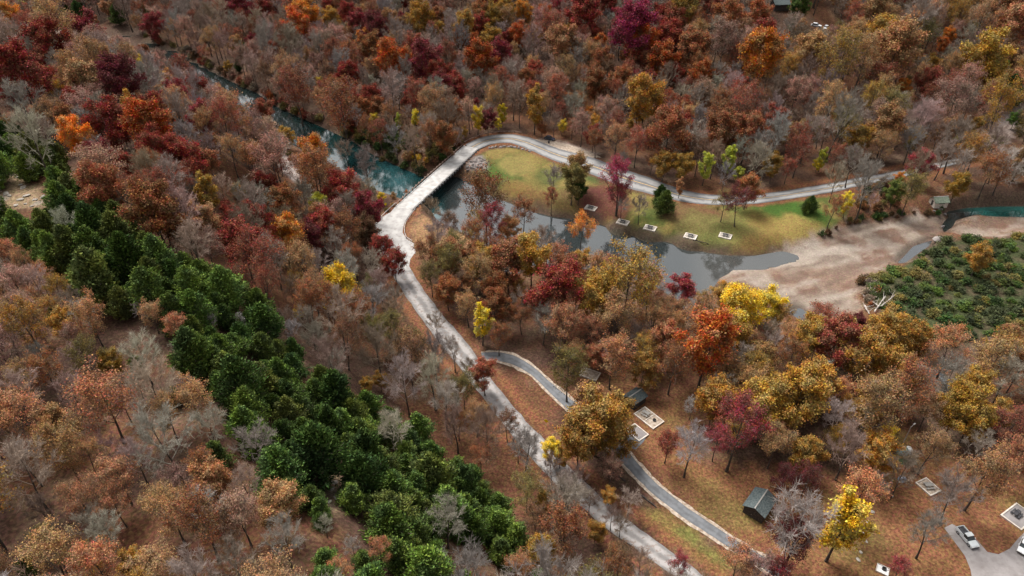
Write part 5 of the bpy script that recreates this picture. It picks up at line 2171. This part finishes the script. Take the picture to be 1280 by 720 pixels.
for sx in (-1.9, 1.9):
    for sy in (-0.9, 0.9):
        b = MB()
        b.tube((sx, sy, -0.2), (sx * 1.02, sy * 1.02, 0.22), 0.03, 0.02, 6)
        b.build('peg', M_GALV, t)


# ------------------------------------------------------------------ rocks, logs
def rock_mesh(rng, mat, flat_=0.6):
    bm = bmesh.new()
    bmesh.ops.create_icosphere(bm, subdivisions=2, radius=0.5)
    off_ = [rng.normal(size=3) for _ in range(5)]
    for v in bm.verts:
        k = 1 + sum(0.13 * math.sin(v.co.dot(Vector(o)) * 3.1 + i) for i, o in enumerate(off_))
        v.co = Vector((v.co.x * k * 1.25, v.co.y * k, v.co.z * k * flat_))
    me = bpy.data.meshes.new('rock')
    bm.to_mesh(me)
    bm.free()
    me.materials.append(mat)
    return me


R2 = np.random.default_rng(21)
ROCKS = [rock_mesh(R2, M_ROCK, 0.7) for _ in range(4)]
SLABS = [rock_mesh(R2, M_LIME, 0.35) for _ in range(4)]


def rock(name, label, px, py, s, meshes, group, cat='rock', i=[0]):
    x, y, z = place(px, py)
    i[0] += 1
    o = link(name, meshes[i[0] % len(meshes)])
    o.location = (x, y, z + 0.1 * s)
    o.scale = (s, s * R2.uniform(0.7, 1.1), s * R2.uniform(0.7, 1.1))
    o.rotation_euler = (R2.normal(0, 0.1), R2.normal(0, 0.1), R2.uniform(0, 6.28))
    tag(o, label, cat, group)


for k in range(12):
    u = k / 11
    px = 612 + 50 * u
    rock('boulder', 'grey brown boulder in the row along the inner edge of the road bend', px + R2.normal(0, 0.6), (185.5 - 4.5 * math.sin(math.pi * u * 0.9) + 5.5 * u + R2.normal(0, 0.3)), R2.uniform(0.9, 1.5), ROCKS, 'boulders along the inner road bend')
for (px, py) in ((22, 222), (26, 231), (29, 234), (34, 245), (25, 250), (12, 245), (43, 250), (54, 246), (20, 257), (32, 255), (8, 243), (40, 258)):
    rock('limestone_slab', 'pale limestone slab lying in the rocky glade among the cedars', px, py, R2.uniform(0.7, 1.6), SLABS, 'limestone slabs in the rocky glade', 'slab')
for (px, py) in ((407, 590), (409.5, 596), (417, 604), (411, 628), (432, 610), (433, 600), (420, 623), (415, 612)):
    rock('limestone_slab', 'pale limestone slab in the clearing between the lower cedars', px, py, R2.uniform(0.5, 1.1), SLABS, 'limestone slabs in the lower clearing', 'slab')
for (px, py) in ((284, 452), (288, 447), (296, 462), (300, 458)):
    rock('limestone_slab', 'pale limestone slab in the small glade inside the cedar belt', px, py, R2.uniform(0.7, 1.2), SLABS, 'limestone slabs in the small glade', 'slab')
for k in range(46):
    px, py = R2.uniform(578, 609), R2.uniform(194, 217)
    if inside(np.array([px]), np.array([py]), RIPRAP_PX)[0]:
        rock('riprap_stone', 'dark stone in the riprap slope under the far bridge end', px, py, R2.uniform(0.7, 1.4), ROCKS, 'riprap stones at the far bridge end')
for (px, py) in ((1090, 640), (1085, 653), (1079, 667), (1076, 690), (1073, 700), (1115, 620), (1082, 676)):
    rock('camp_stone', 'pale stone in the line between the yellow tree and the camp', px, py, R2.uniform(0.5, 0.9), SLABS, 'stones beside the yellow camp tree')
for (px, py) in ((1181, 268), (1190, 270), (1201, 268), (1184, 280), (1188, 275), (1178, 284), (1210, 266), (1176, 262), (1168, 264), (1196, 272)):
    rock('river_rock', 'dark wet rock in the rapids below the green roofed hut', px, py, R2.uniform(0.9, 1.8), ROCKS, 'rocks in the rapids')
rock('river_boulder', 'big mossy boulder where the small side channel begins', 1175, 300, 3.2, ROCKS, None)


def log(label, px0, py0, px1, py1, r, mat, branches=0, group=None, lift=0.0):
    a, c = Vector(place(px0, py0)), Vector(place(px1, py1))
    t = thing('fallen_log', label, 'log', a, 0, group)
    d = c - a
    b = MB()
    n = 5
    P = [d * (i / n) + Vector((0, 0, r * 0.7 + lift + 0.12 * math.sin(i * 2.2))) for i in range(n + 1)]
    for i in range(n):
        b.tube(P[i], P[i + 1], r * (1 - 0.09 * i), r * (1 - 0.09 * (i + 1)), 8)
    b.build('stem', mat, t)
    if branches:
        for k in range(branches):
            b = MB()
            p = P[1 + k % (n - 1)]
            q = p + Vector((R2.normal(0, 1.0), R2.normal(0, 1.0), R2.uniform(0.6, 1.8)))
            b.tube(p, q, r * 0.4, r * 0.12, 6)
            b.tube(q, q + Vector((R2.normal(0, .5), R2.normal(0, .5), R2.uniform(0.1, 0.9))), r * 0.13, r * 0.05, 5)
            b.build('branch', mat, t)


for k, (a, lab) in enumerate((((1088, 360, 1090, 378), 'thick white driftwood trunk standing out of the driftwood heap'), ((1080, 384, 1086, 394), 'short white driftwood log at the near side of the heap'),
                              ((1092, 392, 1106, 372), 'forked grey driftwood log on the far side of the heap'), ((1078, 372, 1098, 386), 'grey driftwood log across the heap'),
                              ((1100, 386, 1120, 370), 'long grey driftwood log reaching towards the thicket'), ((1084, 366, 1100, 362), 'thin driftwood log along the top of the heap'))):
    log(lab, *a, 0.28 if k < 2 else 0.2, M_DRIFT, 4, None, 0.3 + 0.12 * k)
log('long dark beam lying between the road and the asphalt path', 802, 620, 820.5, 634.5, 0.22, M_DARKWOOD)
log('fallen grey log beside the path under the golden brown tree', 764, 591, 782, 602, 0.25, M_DARKWOOD, 3)
log('short dark log on the camp grass beside the teal tent', 1111, 567, 1119, 567.5, 0.22, M_DARKWOOD)
log('long timber edging along the bank below the lone picnic pad', 866, 300, 886, 305, 0.16, M_DARKWOOD)
